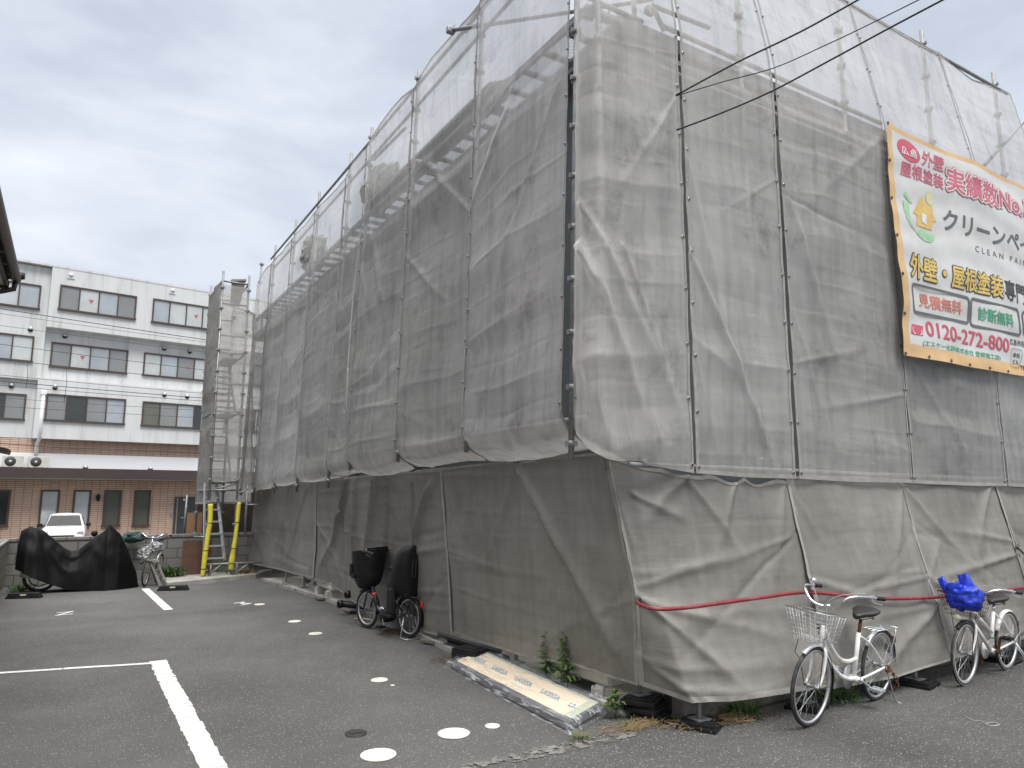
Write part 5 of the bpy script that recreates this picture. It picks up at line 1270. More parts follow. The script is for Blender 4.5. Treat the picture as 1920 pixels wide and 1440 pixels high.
ac_unit('cream air conditioner showing below the base sheet beyond the child seat bicycle', 11.75, 12.6, 3.72, 3.98, .17, .46)
ac_unit('grey air conditioner low behind the farthest base sheet', 13.5, 14.3, 3.95, 4.25, .12, .75)

# long folded steel flashing, case, pipes, stick, block, stone, pipe end, timber peg
dgrey = M('dark_grey_steel', (.07, .07, .075), .4, .5, var=.15)
fa, fb = at_z(818, 1188, .16), at_z(936, 1222, .15); d = (fb - fa).normalized(); s_ = Vector((d.y, -d.x, 0))
m = MB(); prof = [(0, 0), (.03, .015), (.03, -.02), (.09, -.06), (.12, -.055), (.16, -.11)]
for (u0, h0), (u1, h1) in zip(prof, prof[1:]): m.quad(fa - s_*u0 + Vector((0, 0, h0)), fb - s_*u0 + Vector((0, 0, h0)), fb - s_*u1 + Vector((0, 0, h1)), fa - s_*u1 + Vector((0, 0, h1)))
o = m.build('steel_flashing', dgrey, fix=False); sd = o.modifiers.new('thick', 'SOLIDIFY'); sd.thickness = .004; base_origin(tag(o, 'long dark grey folded steel flashing leaning below the base sheet', 'flashing'))
cs = at_z(884, 1243, .0); r_ = empty('tool_case', (cs.x, cs.y, 0), R(20), 'black plastic tool case beyond the wrapped panel', 'case')
m = MB(); m.box((0, 0, .07), (.26, .34, .12), bev=.02); m.build('case_body', blackp, r_); m = MB(); m.box((0, 0, .136), (.25, .33, .03), bev=.012); m.box((0, 0, .15), (.14, .2, .015), bev=.005); m.build('case_lid', blackp, r_); m = MB(); m.tube([(-.14, -.06, .09), (-.17, -.05, .1), (-.17, .05, .1), (-.14, .06, .09)], .009, 8); m.build('handle', blackp, r_)
pp = at_z(662, 1140, .1)
for k, (dx, dy, dz, a, L, lb) in enumerate(((0, 0, .06, 20, .5, 'lower black pipe offcut lying by the far base sheet'), (.1, .1, .17, 34, .45, 'upper black pipe offcut leaning across the lower one'))):
    m = MB(); c = Vector((math.cos(R(a)), -math.sin(R(a)), -.15)) * L / 2; m.tube([-c, c], .045, 14, caps=False); m.tube([c, -c], .036, 14, caps=False); m.lathe([(.036, -.06), (.056, -.06), (.056, .0), (.036, .0)], (-c.x, -c.y, -c.z), axis='x', n=14)
    tag(m.build('pipe_offcut', blackm, loc=(pp.x + .1 + dx, pp.y + dy, dz + .06)), lb, 'pipe', 'black pipe offcuts')
m = MB(); m.tube(catmull([at_z(664, 1161, .012), at_z(680, 1160, .016), at_z(699, 1163, .012)], 3), .011, 7); base_origin(tag(m.build('stick', M('pale_bamboo', (.45, .38, .26), .7, var=.15)), 'pale bamboo stick on the ground by the front wheel of the child seat bicycle', 'stick'))
for x, y, lb, sz in ((737, 1187, 'grey concrete block behind the child seat bicycle, larger of two', (.26, .2, .16)), (752, 1190, 'small tapered concrete block under the rear wheel of the child seat bicycle', (.12, .12, .2))):
    p = at_z(x, y, 0); m = MB(); m.box((0, 0, sz[2]/2), sz, bev=.012, taper=.85); tag(m.build('concrete_block', concrete, loc=(p.x + .12, p.y + .12, .05)), lb, 'concrete block', 'concrete blocks behind the bicycle')
stn = MB(); bm = bmesh.new(); bmesh.ops.create_icosphere(bm, subdivisions=4, radius=1)
for v in bm.verts:
    n_ = mathutils.noise.noise(v.co * 1.4) * .3 + mathutils.noise.noise(v.co * 4) * .1; v.co *= 1 + n_
    v.co = Vector((v.co.x * .15, v.co.y * .13, v.co.z * .08 + .04))
for v in bm.verts: stn.v.append(tuple(v.co))
for f in bm.faces: stn.face([v.index for v in f.verts], True)
bm.free(); tag(stn.build('broken_concrete', concrete, loc=(3.80, 4.72, 0)), 'broken lump of old concrete at the near corner', 'concrete lump')
m = MB(); m.tube([at_y(1372, 1316, 4.3), at_y(1382, 1332, 4.22)], .016, 10); base_origin(tag(m.build('pipe_end', M('pvc_pipe', (.45, .43, .38), .5)), 'short grey plastic pipe end poking from under the base sheet', 'pipe'))
m = MB(); m.box((4.12, 4.42, .09), (.07, .07, .26), bev=.006); base_origin(tag(m.build('timber_peg', M('dark_timber', (.03, .022, .018), .9, var=.3)), 'dark timber peg standing between the two near jacks', 'peg'))

# ================================================================ WEEDS AND DRY GRASS
leaf_g = M('weed_leaf', (.075, .14, .04), .55, var=.4, vs=22, spec=.3); leaf_l = M('young_leaf', (.11, .18, .055), .55, var=.3, vs=22, spec=.3); dry = M('dry_grass', (.28, .20, .10), .9, var=.35, vs=30); dryr = M('dead_leaf', (.14, .075, .04), .9, var=.4, vs=30)
def leaf(m, p, d, L, w, droop, n=5, fold=.25):
    d = Vector(d).normalized(); s_ = d.cross(Vector((0, 0, 1)))
    if s_.length < .01: s_ = Vector((1, 0, 0))
    s_.normalize(); P = Vector(p); prev = None
    for i in range(n + 1):
        t = i / n; ww = w * math.sin(PI * min(.97, .12 + t * .86)) ** .9; q = P + d * L * t + Vector((0, 0, -droop * L * t * t)); up_ = Vector((0, 0, fold * ww))
        row = m.verts([q - s_ * ww / 2 + up_, q, q + s_ * ww / 2 + up_])
        if prev is not None: m.face((prev, prev+1, row+1, row), True); m.face((prev+1, prev+2, row+2, row+1), True)
        prev = row
def tall_weed(loc, hgt, seed, label):
    rr = random.Random(seed); r_ = empty('weed', loc, 0, label, 'weed', 'weeds along the building'); m = MB(); st_ = MB()
    for s_ in range(3):
        bx, by = rr.uniform(-.05, .05), rr.uniform(-.05, .05); lean = Vector((rr.uniform(-.15, .15), rr.uniform(-.15, .15), 1)); H_ = hgt * rr.uniform(.75, 1)
        st_.tube([(bx, by, 0), Vector((bx, by, 0)) + lean * H_ * .5, Vector((bx, by, 0)) + lean * H_ * .98], .004, 5, r_end=.002)
        k = 0; z = .06
        while z < H_:
            a = k * 2.4 + rr.uniform(-.4, .4); t = z / H_; L = .17 * (1 - .45 * t) * rr.uniform(.7, 1.15)
            leaf(m, Vector((bx, by, 0)) + lean * z, (math.cos(a), math.sin(a), .75 + .6 * t), L, .04, .7 - .3*t); k += 1; z += .017
    st_.build('stem', leaf_l, r_); m.build('leaves', leaf_l if seed % 2 else leaf_g, r_, fix=False); return r_
tall_weed((3.80, 5.62, .05), .43, 1, 'tall leafy weed in front of the near air conditioner, left of a pair'); tall_weed((3.76, 5.30, .05), .46, 3, 'tall leafy weed by the wrapped panel, right of a pair'); tall_weed((3.70, 4.56, 0), .2, 5, 'short leafy weed beside the stack of black blocks')
def tuft(loc, n, hgt, spread, mat, seed, label, w=.007, cat='weed', name='weed', droop=.6, group='weeds along the building'):
    rr = random.Random(seed); m = MB()
    for i in range(n):
        a = rr.uniform(0, 2*PI); q = rr.random() ** .6 * spread; L = hgt * rr.uniform(.4, 1.1)
        leaf(m, (q*math.cos(a), q*math.sin(a), 0), (math.cos(a + rr.uniform(-.8, .8)) * rr.uniform(.2, .9), math.sin(a + rr.uniform(-.8, .8)) * rr.uniform(.2, .9), 1), L, w * rr.uniform(.6, 1.3), rr.uniform(.2, droop), n=4)
    return tag(m.build(name, mat, fix=False, loc=loc), label, cat, group)
def litter(loc, n, sx, sy, mat, seed, label, L=.12, rz=0., name='dry_grass', cat='dry grass'):
    rr = random.Random(seed); m = MB()
    for i in range(n):
        a = rr.gauss(0, .8) + rz; x, y = rr.gauss(0, sx), rr.gauss(0, sy); l_ = L * rr.uniform(.3, 1.2)
        c = Vector((x*math.cos(rz) - y*math.sin(rz), x*math.sin(rz) + y*math.cos(rz), .006 + abs(rr.gauss(0, .018)))); dd = Vector((math.cos(a), math.sin(a), rr.uniform(-.1, .35))) * l_ / 2
        m.tube([c - dd * .7, c + Vector((0, 0, .006)), c + dd], .0014, 3, caps=False)
    return tag(m.build(name, mat, fix=False, loc=loc), label, cat, 'dry grass and dead leaves')
tuft((3.20, 4.34, .004), 70, .10, .05, leaf_l, 11, 'small green grass tuft at the edge of the car park', w=.005)
tuft((3.66, 4.36, 0), 60, .10, .07, leaf_l, 12, 'green grass tuft beneath the stack of black blocks', w=.005)
tuft((4.08, 4.30, 0), 60, .12, .06, leaf_l, 13, 'green grass tuft between the two near jacks', w=.006)
tuft((4.60, 4.14, 0), 90, .24, .08, leaf_g, 14, 'dark green broad leaved clump under the base sheet right of the near jacks', w=.02, droop=.9)
tuft((5.62, 4.10, 0), 120, .20, .20, leaf_g, 15, 'dark weeds behind the pedal of the nearest white bicycle', w=.02, droop=.9)
tuft((6.15, 4.08, 0), 60, .2, .1, leaf_g, 16, 'small weeds behind the rear wheel of the nearest white bicycle', w=.015, droop=.9)
litter((3.74, 4.34, .004), 240, .16, .05, dry, 21, 'dry straw lying in front of the corner block stack', rz=.15)
litter((4.05, 4.16, .004), 170, .12, .06, dry, 22, 'dry straw between the corner stack and the next jack', rz=-.3)
litter((4.42, 4.10, .004), 320, .14, .06, dry, 23, 'thick dry grass right of the second jack', rz=-.1)
litter((3.32, 4.36, .006), 26, .14, .03, dry, 24, 'a few dry straws by the small grass tuft', rz=.1)
litter((3.42, 7.02, .004), 160, .09, .09, dryr, 25, 'brown dead leaves by the black tool case', L=.05, name='dead_leaves', cat='dead leaves')
litter((3.56, 8.75, .004), 150, .10, .12, dryr, 26, 'brown dead weeds between the wheels of the child seat bicycle', L=.08, name='dead_leaves', cat='dead leaves')
tuft((3.60, 8.7, 0), 40, .09, .10, leaf_g, 27, 'thin weeds between the wheels of the child seat bicycle')
tuft((3.50, 13.9, .05), 50, .10, .15, dryr, 28, 'brown weeds by the far end of the apron')
tuft((-.62, 15.7, 0), 140, .32, .18, leaf_g, 29, 'weeds at the foot of the wall left of the covered motorcycle', w=.012)
tuft((1.86, 16.2, .09), 160, .42, .14, leaf_g, 30, 'green bush between the parked bicycles and the brown board', w=.03, droop=.9)
tuft((3.25, 16.1, .09), 220, .16, .26, dryr, 31, 'dry brown weeds beside the foot of the stair tower', w=.012)
tuft((3.0, 16.3, .09), 80, .22, .3, leaf_g, 32, 'dark green weeds at the wall behind the stair tower', w=.014)
# ================================================================ REAR WALL, STAIR TOWER
blockm = tile_mat('concrete_block_wall', (.165, .16, .145), (.085, .08, .072), .4, .2, off=.5, msize=.012, var=.12)
m = MB(); m.box((2.7, .06, .10), (7.3, .12, 1.46)); m.box((2.7, .06, .855), (7.32, .15, .06), bev=.01)
tag(m.build('block_wall', blockm, loc=(0, 16.8, 0)), 'grey concrete block wall across the back of the car park', 'wall')
m = MB(); m.box((0, 0, .40), (.12, 5.6, .86)); m.box((0, 0, .85), (.16, 5.62, .05), bev=.01); tag(m.build('block_wall', blockm, loc=(-1.0, 13.95, 0)), 'pale concrete block wall along the left edge of the car park', 'wall')
TW = empty('stair_tower', (2.65, 15.9, .09), 0, 'slim scaffold stair tower at the far end with ladder and steps inside', 'stair tower'); two = -Vector((2.65, 15.9, .09))
def tp(mb, name, mat=None):
    o = mb.build(name, mat or steel, TW); o.data.transform(Matrix.Translation(two)); return o
XL, XR_, YF, YBk = 2.41, 2.94, 15.85, 17.45
for x, y, zt in ((XL, YF, 6.42), (XR_, YF, 6.4), (XL, YBk, 6.5), (XR_, YBk, 6.5)):
    z0 = .09 if y < 16.7 else -.6
    tp(standard((x, y, z0), (x, y, zt)), 'standard')
tp(MB().tube([(XR_ + .25, 16.1, .85), (XR_ + .25, 16.1, 1.9)], .024, 8), 'standard')
for z in (.32, 1.8, 1.96, 3.42, 4.0, 4.66, 5.03, 5.72, 6.2):
    tp(MB().tube([(XL, YF, z), (XR_ if z > .4 else 3.5, YF, z)], .02, 8), 'ledger')
    if z > 1: tp(MB().tube([(XL, YBk, z), (XR_, YBk, z)], .02, 8), 'ledger')
    if z in (1.8, 3.42, 4.66, 6.2):
        for x in (XL, XR_): tp(MB().tube([(x, YF, z), (x, YBk, z)], .02, 8), 'ledger')
for (a, b) in (((2.47, YF, .1), (2.72, YF, .31)), ((2.98, YF, .1), (3.25, YF, .31)), ((2.52, YF, .1), (2.52, YF, .31)), ((3.02, YF, .1), (3.02, YF, .31)), ((XL, YF, 1.8), (XR_, YF, 1.93)), ((XR_, YF, 1.72), (3.15, YF, 1.82)), ((3.12, YF, 1.5), (3.44, YF, 1.5)), ((XL - .2, YF + .3, .86), (XL, YF + .1, .86))): tp(MB().tube([a, b], .016, 7), 'brace')
tp(MB().tube([(2.12, 17.0, .8), (2.14, 17.0, 1.7)], .022, 8), 'standard')
for z in (3.42, 4.66):
    m = MB(); m.box(((XL + XR_) / 2 + .12, YF + 1.2, z + .02), (.3, .8, .04)); tp(m, 'landing')
# flights of open steps
for (za, zb) in ((1.95, 3.42), (3.45, 4.66)):
    sd_ = MB()
    for x in (XL + .04, XR_ - .1): sd_.bar((x, YF + .12, za), (x, YF + 1.35, zb), .025, .09)
    fl = tp(sd_, 'stair_flight')
    for k in range(8):
        t = (k + .5) / 8; s_ = MB(); s_.box(((XL + XR_) / 2 - .03, YF + .12 + 1.23*t, za + (zb - za)*t), (XR_ - XL - .16, .1, .025)); q = s_.build('tread', steel, fl); q.data.transform(Matrix.Translation(two))
ld = MB(); ra, rb2 = Vector((2.40, 15.98, .38)), Vector((2.36, 16.18, 1.95)); rc_, rd_ = Vector((2.80, 15.98, .38)), Vector((2.58, 16.18, 1.95))
for a, b in ((ra, rb2), (rc_, rd_)): ld.bar(a, b, .03, .06)
lad = tp(ld, 'ladder', alu)
for k in range(7):
    t = .03 + k * .155; a = ra.lerp(rb2, t); b = rc_.lerp(rd_, t); q_ = MB(); q_.bar(a, b, .06, .03); q = q_.build('rung', alu, lad); q.data.transform(Matrix.Translation(two))
# sheets of the tower
def flat(name_label, P00, P10, P11, P01, out_, seed, mat, **k):
    return sheet(name_label, [(0, [(0, P00), (1, P01)]), (1, [(0, P10), (1, P11)])], 36, 110, out_, seed, mat, group='stair tower sheets', name='tower_sheet', eyes=False, **k)
flat('grey sheet along the left flank of the stair tower', (XL - .03, 17.5, 1.5), (XL - .03, YF - .02, 1.52), (XL - .03, YF - .02, 6.2), (XL - .03, 17.5, 6.25), (-1, 0, 0), 601, net_lo, nfold=8, facet=.02, rough=.02, scallop=.01)
flat('see through sheet on the front of the stair tower, steps showing', (XL + .02, YF - .035, 1.98), (XR_ + .02, YF - .035, 1.98), (XR_ + .02, YF - .035, 6.12), (XL + .02, YF - .035, 6.12), (0, -1, 0), 607, cloth_mat('thin_mesh_cloth', (.56, .54, .51), .55, .5, streak=.1), nfold=2, facet=.006, rough=.006, billow=.01, scallop=.004, hem=False)
flat('pale sheet closing the back of the stair tower', (XL - .02, 17.52, 1.5), (3.6, 17.52, 1.5), (3.4, 17.52, 6.0), (XL - .02, 17.52, 6.2), (0, -1, 0), 613, net_up, nfold=5, facet=.015)
m = MB(); m.box((2.74, 15.98, 6.28), (.30, .2, .05), rot=Matrix.Rotation(R(-10), 3, 'Y'), bev=.01)
m.quad((2.60, 15.93, 6.27), (2.88, 15.93, 6.25), (2.80, 16.0, 5.72), (2.60, 16.0, 5.72)); base_origin(tag(m.build('draped_cloth', M('grey_canvas', (.26, .24, .22), .9, var=.2, bump=.3)), 'folded grey cloth draped over the top of the stair tower', 'cloth'))
yel = M('yellow_foam', (.62, .55, .05), .6, var=.12, vs=6, bump=.15, bs=30, dirt=(.4, .35, .08), ds=5)
def guard(pts, rs, label):
    r_ = empty('pole_guard', pts[0], 0, label, 'pole guard', 'yellow foam guards on the tower poles'); o_ = Vector(pts[0]); m = MB(); P = catmull(pts, 5); n = len(P)
    m.tube([p - o_ for p in P], [float(np.interp(i / (n-1), np.linspace(0, 1, len(rs)), rs)) for i in range(n)], 16); m.build('foam_sleeve', yel, r_)
    for t in (.12, .42, .78):
        p = P[int(t * (n-1))] - o_; rr = float(np.interp(t, np.linspace(0, 1, len(rs)), rs)); q = MB(); q.tube([p - Vector((0, 0, .008)), p + Vector((0, 0, .008))], rr + .003, 16); q.build('tie_band', blackp, r_)
guard([(2.37, YF - .02, .1), (2.385, YF - .03, .35), (2.40, YF - .04, .6), (2.425, YF - .03, .9), (2.45, YF - .03, 1.2), (2.44, YF - .01, 1.52)], [.038, .044, .052, .042, .05, .044, .052], 'brighter yellow foam guard, left of the two, on the tower pole')
guard([(2.90, YF - .01, .2), (2.915, YF - .03, .42), (2.93, YF - .04, .62), (2.96, YF - .03, .92), (2.975, YF - .02, 1.2), (2.985, YF, 1.55)], [.046, .06, .044, .042, .036, .042, .05], 'paler yellow foam guard, right of the two, leaning on the tower pole')
# timber boards and things beyond the wall
tim = M('dark_brown_timber', (.045, .03, .02), .8, var=.4, vs=5, bump=.3)
m = MB()
for i in range(22): m.box((.14 * i, 0, .6), (.135, .03, 2.5 + .03*math.sin(i*2.1)))
for z in (0, 1.0): m.box((1.5, .04, z), (3.1, .04, .08))
tag(m.build('timber_fence', tim, loc=(2.75, 19.5, 0)), 'dark brown timber fence beyond the wall behind the stair tower', 'fence')
m = MB(); m.box((0, 0, .6), (.34, .02, 1.35)); tag(m.build('plywood_sheet', M('orange_plywood', (.34, .19, .10), .6, var=.15, vs=4), loc=(2.62, 19.2, 0)), 'orange plywood board standing beyond the wall left of the stair tower', 'board')
m = MB(); m.box((.28, 0, .34), (.56, .03, .68), rot=Matrix.Rotation(R(-8), 3, 'X')); tag(m.build('plywood_sheet', M('red_brown_board', (.085, .035, .02), .5, var=.25, vs=5), loc=(2.05, 16.4, .09)), 'red brown wooden board leaning on the block wall', 'board')

# ================================================================ COVERED MOTORCYCLE
mc = empty('motorcycle', (.25, 15.6, 0), 0, 'motorcycle under a black cover with the rear wheel peeping out', 'motorcycle')
covm = M('black_cover_fabric', (.0035, .0035, .004), .5, var=.3, vs=3, bump=.1, bs=70, spec=.14)
tx = [-.73, -.70, -.57, -.38, -.24, -.03, .09, .20, .39, .60, .65, .73, .86, .90, 1.01, 1.10, 1.17, 1.22]
tz = [.86, 1.07, 1.15, 1.08, .96, .76, .69, .71, .89, 1.05, 1.17, 1.10, .97, .89, .67, .43, .27, .02]
hx = [-.73, -.62, -.50, -.17, .06, .32, .91, 1.22]; hz_ = [.42, .38, .30, .14, .05, .01, .01, .0]
wx = [-.73, -.6, -.3, .1, .5, .65, .85, 1.1, 1.22]; wy = [.10, .26, .27, .26, .32, .36, .32, .2, .1]
m = MB(); nS, nT = 130, 44; ids = []
for i in range(nS + 1):
    x = -.73 + 1.95 * i / nS; zt = float(np.interp(x, tx, tz)); zh = float(np.interp(x, hx, hz_)); w_ = float(np.interp(x, wx, wy)); row = []
    for j in range(nT + 1):
        t = PI * j / nT; c = math.cos(t); s_ = max(0., math.sin(t)) ** .62
        z = zh + (zt - zh) * s_; dn = 1 - s_
        sd_ = 1 if c > 0 else -1
        # pleats fall from the seat hollow and the two peaks
        q1 = math.atan2(z - 1.25, x + .48); q2 = math.atan2(z - 1.3, x - .66)
        k1_ = math.exp(-((x + .45) / .5) ** 2); k2_ = math.exp(-((x - .7) / .55) ** 2)
        fold = .05 * dn ** .6 * (k1_ * mathutils.noise.noise(Vector((q1 * 3.6, sd_ * 3.0, .4))) + k2_ * mathutils.noise.noise(Vector((q2 * 4.2, sd_ * 5.0, 1.4)))) * 1.6
        fold += .035 * mathutils.noise.noise(Vector((x * 2.2, z * 3.1, 3 + sd_))) + .012 * mathutils.noise.noise(Vector((x * 7, z * 6, 9 + sd_)))
        fold += .03 * math.sin(((zt - z) * 22 + ((x - .12) / .5) ** 2 * 4)) * math.exp(-((x - .12) / .33) ** 2) * math.exp(-((zt - z) / .35) ** 2) * min(1, (zt - z) * 9)
        yy = c * w_ * (.62 + .55 * dn) + (fold if c > 0 else -fold) * min(1, abs(c) * 2.5)
        row.append((x - .25, -yy, max(.003, z)))
    ids.append(m.verts(row))
for i in range(nS):
    for j in range(nT): m.face((ids[i]+j, ids[i]+j+1, ids[i+1]+j+1, ids[i+1]+j), True)
for k in (0, nS): m.face([ids[k]+j for j in range(nT+1)], True)
m.build('cover', covm, mc)
wl = wheel(mc, -.60, .27, .10, rubber, blackm, nsp=10, hubr=.05)
m = MB(); m.tube([(-.5, -.16, .27), (-.9, -.2, .33)], .04, 12); m.build('exhaust', chrome, mc)
m = MB(); m.tube([(-.6, -.1, .27), (-.1, -.1, .3)], .022, 8); m.box((-.1, 0, .3), (.5, .2, .25), bev=.05); m.build('swing_arm', blackm, mc)
m = MB(); m.lathe([(.0, .015), (.05, .012), (.058, .0), (.05, -.012), (0, -.015)], (.19, .35, .98), axis='y', n=18); m.tube([(.19, .35, .93), (.28, .3, .8)], .006, 6); m.build('mirror', blackp, mc)

# ================================================================ BICYCLES BY THE WALL
def plain_bike(label, rear, front, mat, group, basket=True):
    r_ = empty('bicycle', (0, 0, 0), 0, label, 'bicycle', group); f = MB(); Rr = .265
    f.tube([(.40, 0, .25), (.30, 0, .68)], .016, 8); f.tube([(.82, 0, .70), (.86, 0, .55)], .02, 8); f.tube([(.85, 0, .58), (.40, 0, .25)], .017, 8)
    for sy in (-1, 1): f.tube([(.40, sy*.04, .25), (0, sy*.06, Rr)], .009, 6); f.tube([(.31, sy*.02, .6), (0, sy*.06, Rr)], .007, 6)
    f.build('frame', mat, r_); f = MB()
    for sy in (-1, 1): f.tube([(.865, sy*.03, .56), (.96, sy*.05, Rr)], .011, 6)
    f.build('fork', mat, r_); wheel(r_, 0, Rr, .036, rubber, alu, nsp=20); wheel(r_, .96, Rr, .036, rubber, alu, nsp=20)
    s_ = MB(); s_.tube([(.3, 0, .66), (.29, 0, .8)], .012, 8); s_.build('seat_post', chrome, r_); saddle(r_, .28, .84, vinyl)
    s_ = MB(); s_.tube([(.82, 0, .7), (.79, 0, .88)], .011, 8); s_.build('stem', chrome, r_); handlebar(r_, .79, .89, .60, .93, .26, chrome, blackp, silver, rise=.07)
    if basket: wire_basket(r_, .88, 1.1, .12, .84, 1.16, .165, .56, .76, .78, steel, step=.06); mudguard(r_, 0, Rr, 30, 190, silver); place_bike(r_, rear, front, 3); return r_
plain_bike('bicycle with basket wrapped in silver film, right of the covered motorcycle', (1.62, 16.42), (1.32, 15.52), silver, 'bicycles at the rear wall')
plain_bike('dark bicycle half hidden behind the grey trestle', (1.74, 15.98), (1.36, 16.62), blackm, 'bicycles at the rear wall', False)
sfilm = M('silver_film', (.24, .25, .26), .3, .3, var=.3, vs=10, bump=.9, bs=14, spec=.8)
def lump(name, loc, size, mat, label, cat, seed, group=None, rz=0):
    m = MB(); bm = bmesh.new(); bmesh.ops.create_icosphere(bm, subdivisions=5, radius=1)
    for v in bm.verts:
        c = v.co; n_ = mathutils.noise.noise(c * 1.6 + Vector((seed, 0, 0))) * .35 + abs(mathutils.noise.noise(c * 3.6 + Vector((0, seed, 0)))) * .35 + mathutils.noise.noise(c * 9) * .06
        v.co = c * (1 + n_)
    lo = min(v.co.z for v in bm.verts)
    for v in bm.verts: m.v.append((v.co.x * size[0], v.co.y * size[1], (v.co.z - lo) * size[2]))
    for f in bm.faces: m.face([v.index for v in f.verts], True)
    bm.free(); o = m.build(name, mat, loc=loc); o.rotation_euler = (0, 0, rz); return tag(o, label, cat, group)
lump('film_cover', (1.28, 15.5, .40), (.12, .13, .14), sfilm, 'crumpled silver film around the front basket of the parked bicycle', 'film cover', 3)
lump('film_cover', (1.50, 15.95, .55), (.14, .15, .10), sfilm, 'crumpled silver film cover behind the handlebar of the parked bicycle', 'film cover', 8)
lump('green_tarp', (1.15, 16.55, .74), (.2, .12, .10), M('teal_tarp', (.03, .06, .055), .6, var=.2, bump=.4), 'dark teal tarp lying on top of the block wall', 'tarp', 5)
tr = empty('trestle', (1.5, 15.4, 0), 0, 'grey wooden trestle leaning beside the parked bicycles', 'trestle'); gw = M('grey_wood', (.24, .22, .20), .85, var=.25, vs=10)
for a, b in (((-.12, 0, .47), (.08, -.1, .0)), ((-.02, .02, .48), (.19, -.02, .03)), ((-.12, .2, .47), (.06, .34, .0))): m = MB(); m.bar(a, b, .05, .03); m.build('leg', gw, tr)
m = MB(); m.box((-.09, .1, .485), (.22, .34, .035), rot=Matrix.Rotation(R(12), 3, 'Y')); m.build('board', gw, tr)
for (x0_, y0_, x1_, y1_, lb) in ((-.79, 14.83, -.27, 14.70, 'black rubber wheel stop in front of the covered motorcycle'), (1.46, 14.66, 1.97, 14.48, 'black rubber wheel stop right of the white line')):
    c = Vector(((x0_+x1_)/2, (y0_+y1_)/2 + .05, 0)); L = math.hypot(x1_-x0_, y1_-y0_); r_ = empty('wheel_stop', c, math.atan2(y1_-y0_, x1_-x0_), lb, 'wheel stop', 'rubber wheel stops')
    m = MB(); m.box((0, 0, .045), (L, .15, .09), bev=.012, taper=.8); m.build('stop_body', blackp, r_); m = MB(); m.box((0, -.064, .06), (.09, .012, .022)); m.build('reflector', M('cream_reflector', (.6, .55, .4), .3) if 'cream_reflector' not in bpy.data.materials else bpy.data.materials['cream_reflector'], r_)

# folded cloth on the top deck, seen through the mesh
lump('folded_tarp', (3.70, 10.0, 5.95), (.2, .52, .30), M('green_grey_tarp', (.28, .30, .26), .8, var=.2, bump=.4), 'grey green tarp bundled on the top deck behind the mesh', 'tarp', 2, 'tarps on the top deck')
lump('folded_tarp', (3.62, 6.40, 5.92), (.12, .26, .10), M('grey_tarp', (.2, .2, .19), .8, var=.2, bump=.4), 'grey tarp folded on the top deck near the corner', 'tarp', 6, 'tarps on the top deck')
lump('folded_tarp', (3.65, 13.4, 5.93), (.2, .5, .32), bpy.data.materials['green_grey_tarp'], 'bundled tarp on the far part of the top deck', 'tarp', 9, 'tarps on the top deck')

# ================================================================ APARTMENT / HOSPITAL BLOCK AT THE BACK
KS = 1.1
bb_ = empty('building', (1.65, 44, -.65), R(7.7), 'pale four storey building with brown window rows over a tiled ground floor', 'building')
def kx(s): return s * KS
def kz(z): return 1.7 + (z - 1.7) * KS + .65
bw = M('white_render', (.62, .63, .62), .8, var=.05, vs=.5, dirt=(.40, .40, .375), ds=.75, coord='obj', stretch=(2.6, 2.6, .22))
bw2 = M('bright_white_render', (.78, .79, .79), .7, var=.03, vs=.8, coord='obj')
tile = tile_mat('salmon_tile', (.58, .40, .30), (.22, .15, .115), .37, .10, msize=.012, var=.06)
brown = M('brown_frame', (.075, .05, .04), .5, var=.1); fascia = M('brown_fascia', (.055, .038, .036), .45, var=.1, vs=1)
def bbox_(s0, s1, z0, z1, y0, y1, name, mat, parent=None):
    m = MB(); m.box(((kx(s0)+kx(s1))/2, (y0+y1)/2, (kz(z0)+kz(z1))/2), (kx(s1)-kx(s0), y1-y0, kz(z1)-kz(z0))); return m.build(name, mat, parent or bb_)
bbox_(-9, 12, 4.3, 12.45, .6, 14, 'wall', bw)
bbox_(-3.12, 12, 9.53, 12.5, .0, .6, 'wall', bw)
bbox_(-9, -3.12, 7.0, 12.42, .3, .6, 'wall', bw)
bbox_(-3.24, 12, 4.28, 7.08, .0, .6, 'wall', bw)
bbox_(-9, 12, 12.45, 12.55, -.02, 14, 'parapet', bw)
bbox_(-9, 12, 3.62, 4.3, .62, 14, 'tile_band', tile)
bbox_(-9, 12, 2.88, 3.62, .5, 14, 'wall', bw2)
bbox_(-9, 12, 2.46, 2.90, -1.4, .5, 'canopy', fascia); bbox_(-9, 12, 2.40, 2.458, -1.3, .5, 'soffit', M('beige_soffit', (.4, .34, .28), .7))
bbox_(-9, 12, -.42, 2.398, .0, 14, 'ground_floor_wall', tile)
def gpane(name, rgb, rough=.06): return M(name, rgb, rough, var=.12, vs=.9, spec=.8, coord='obj')
PW, PG, PL, PD = gpane('white_blind_pane', (.50, .52, .52)), gpane('grey_blind_pane', (.22, .23, .23)), gpane('pale_pane', (.36, .39, .42)), gpane('dark_pane', (.03, .034, .034))
pm = {'w': PW, 'g': PG, 'l': PL, 'd': PD, 'o': gpane('olive_curtain_pane', (.115, .115, .09))}
red_tri = M('red_triangle_sticker', (.42, .14, .13), .5)
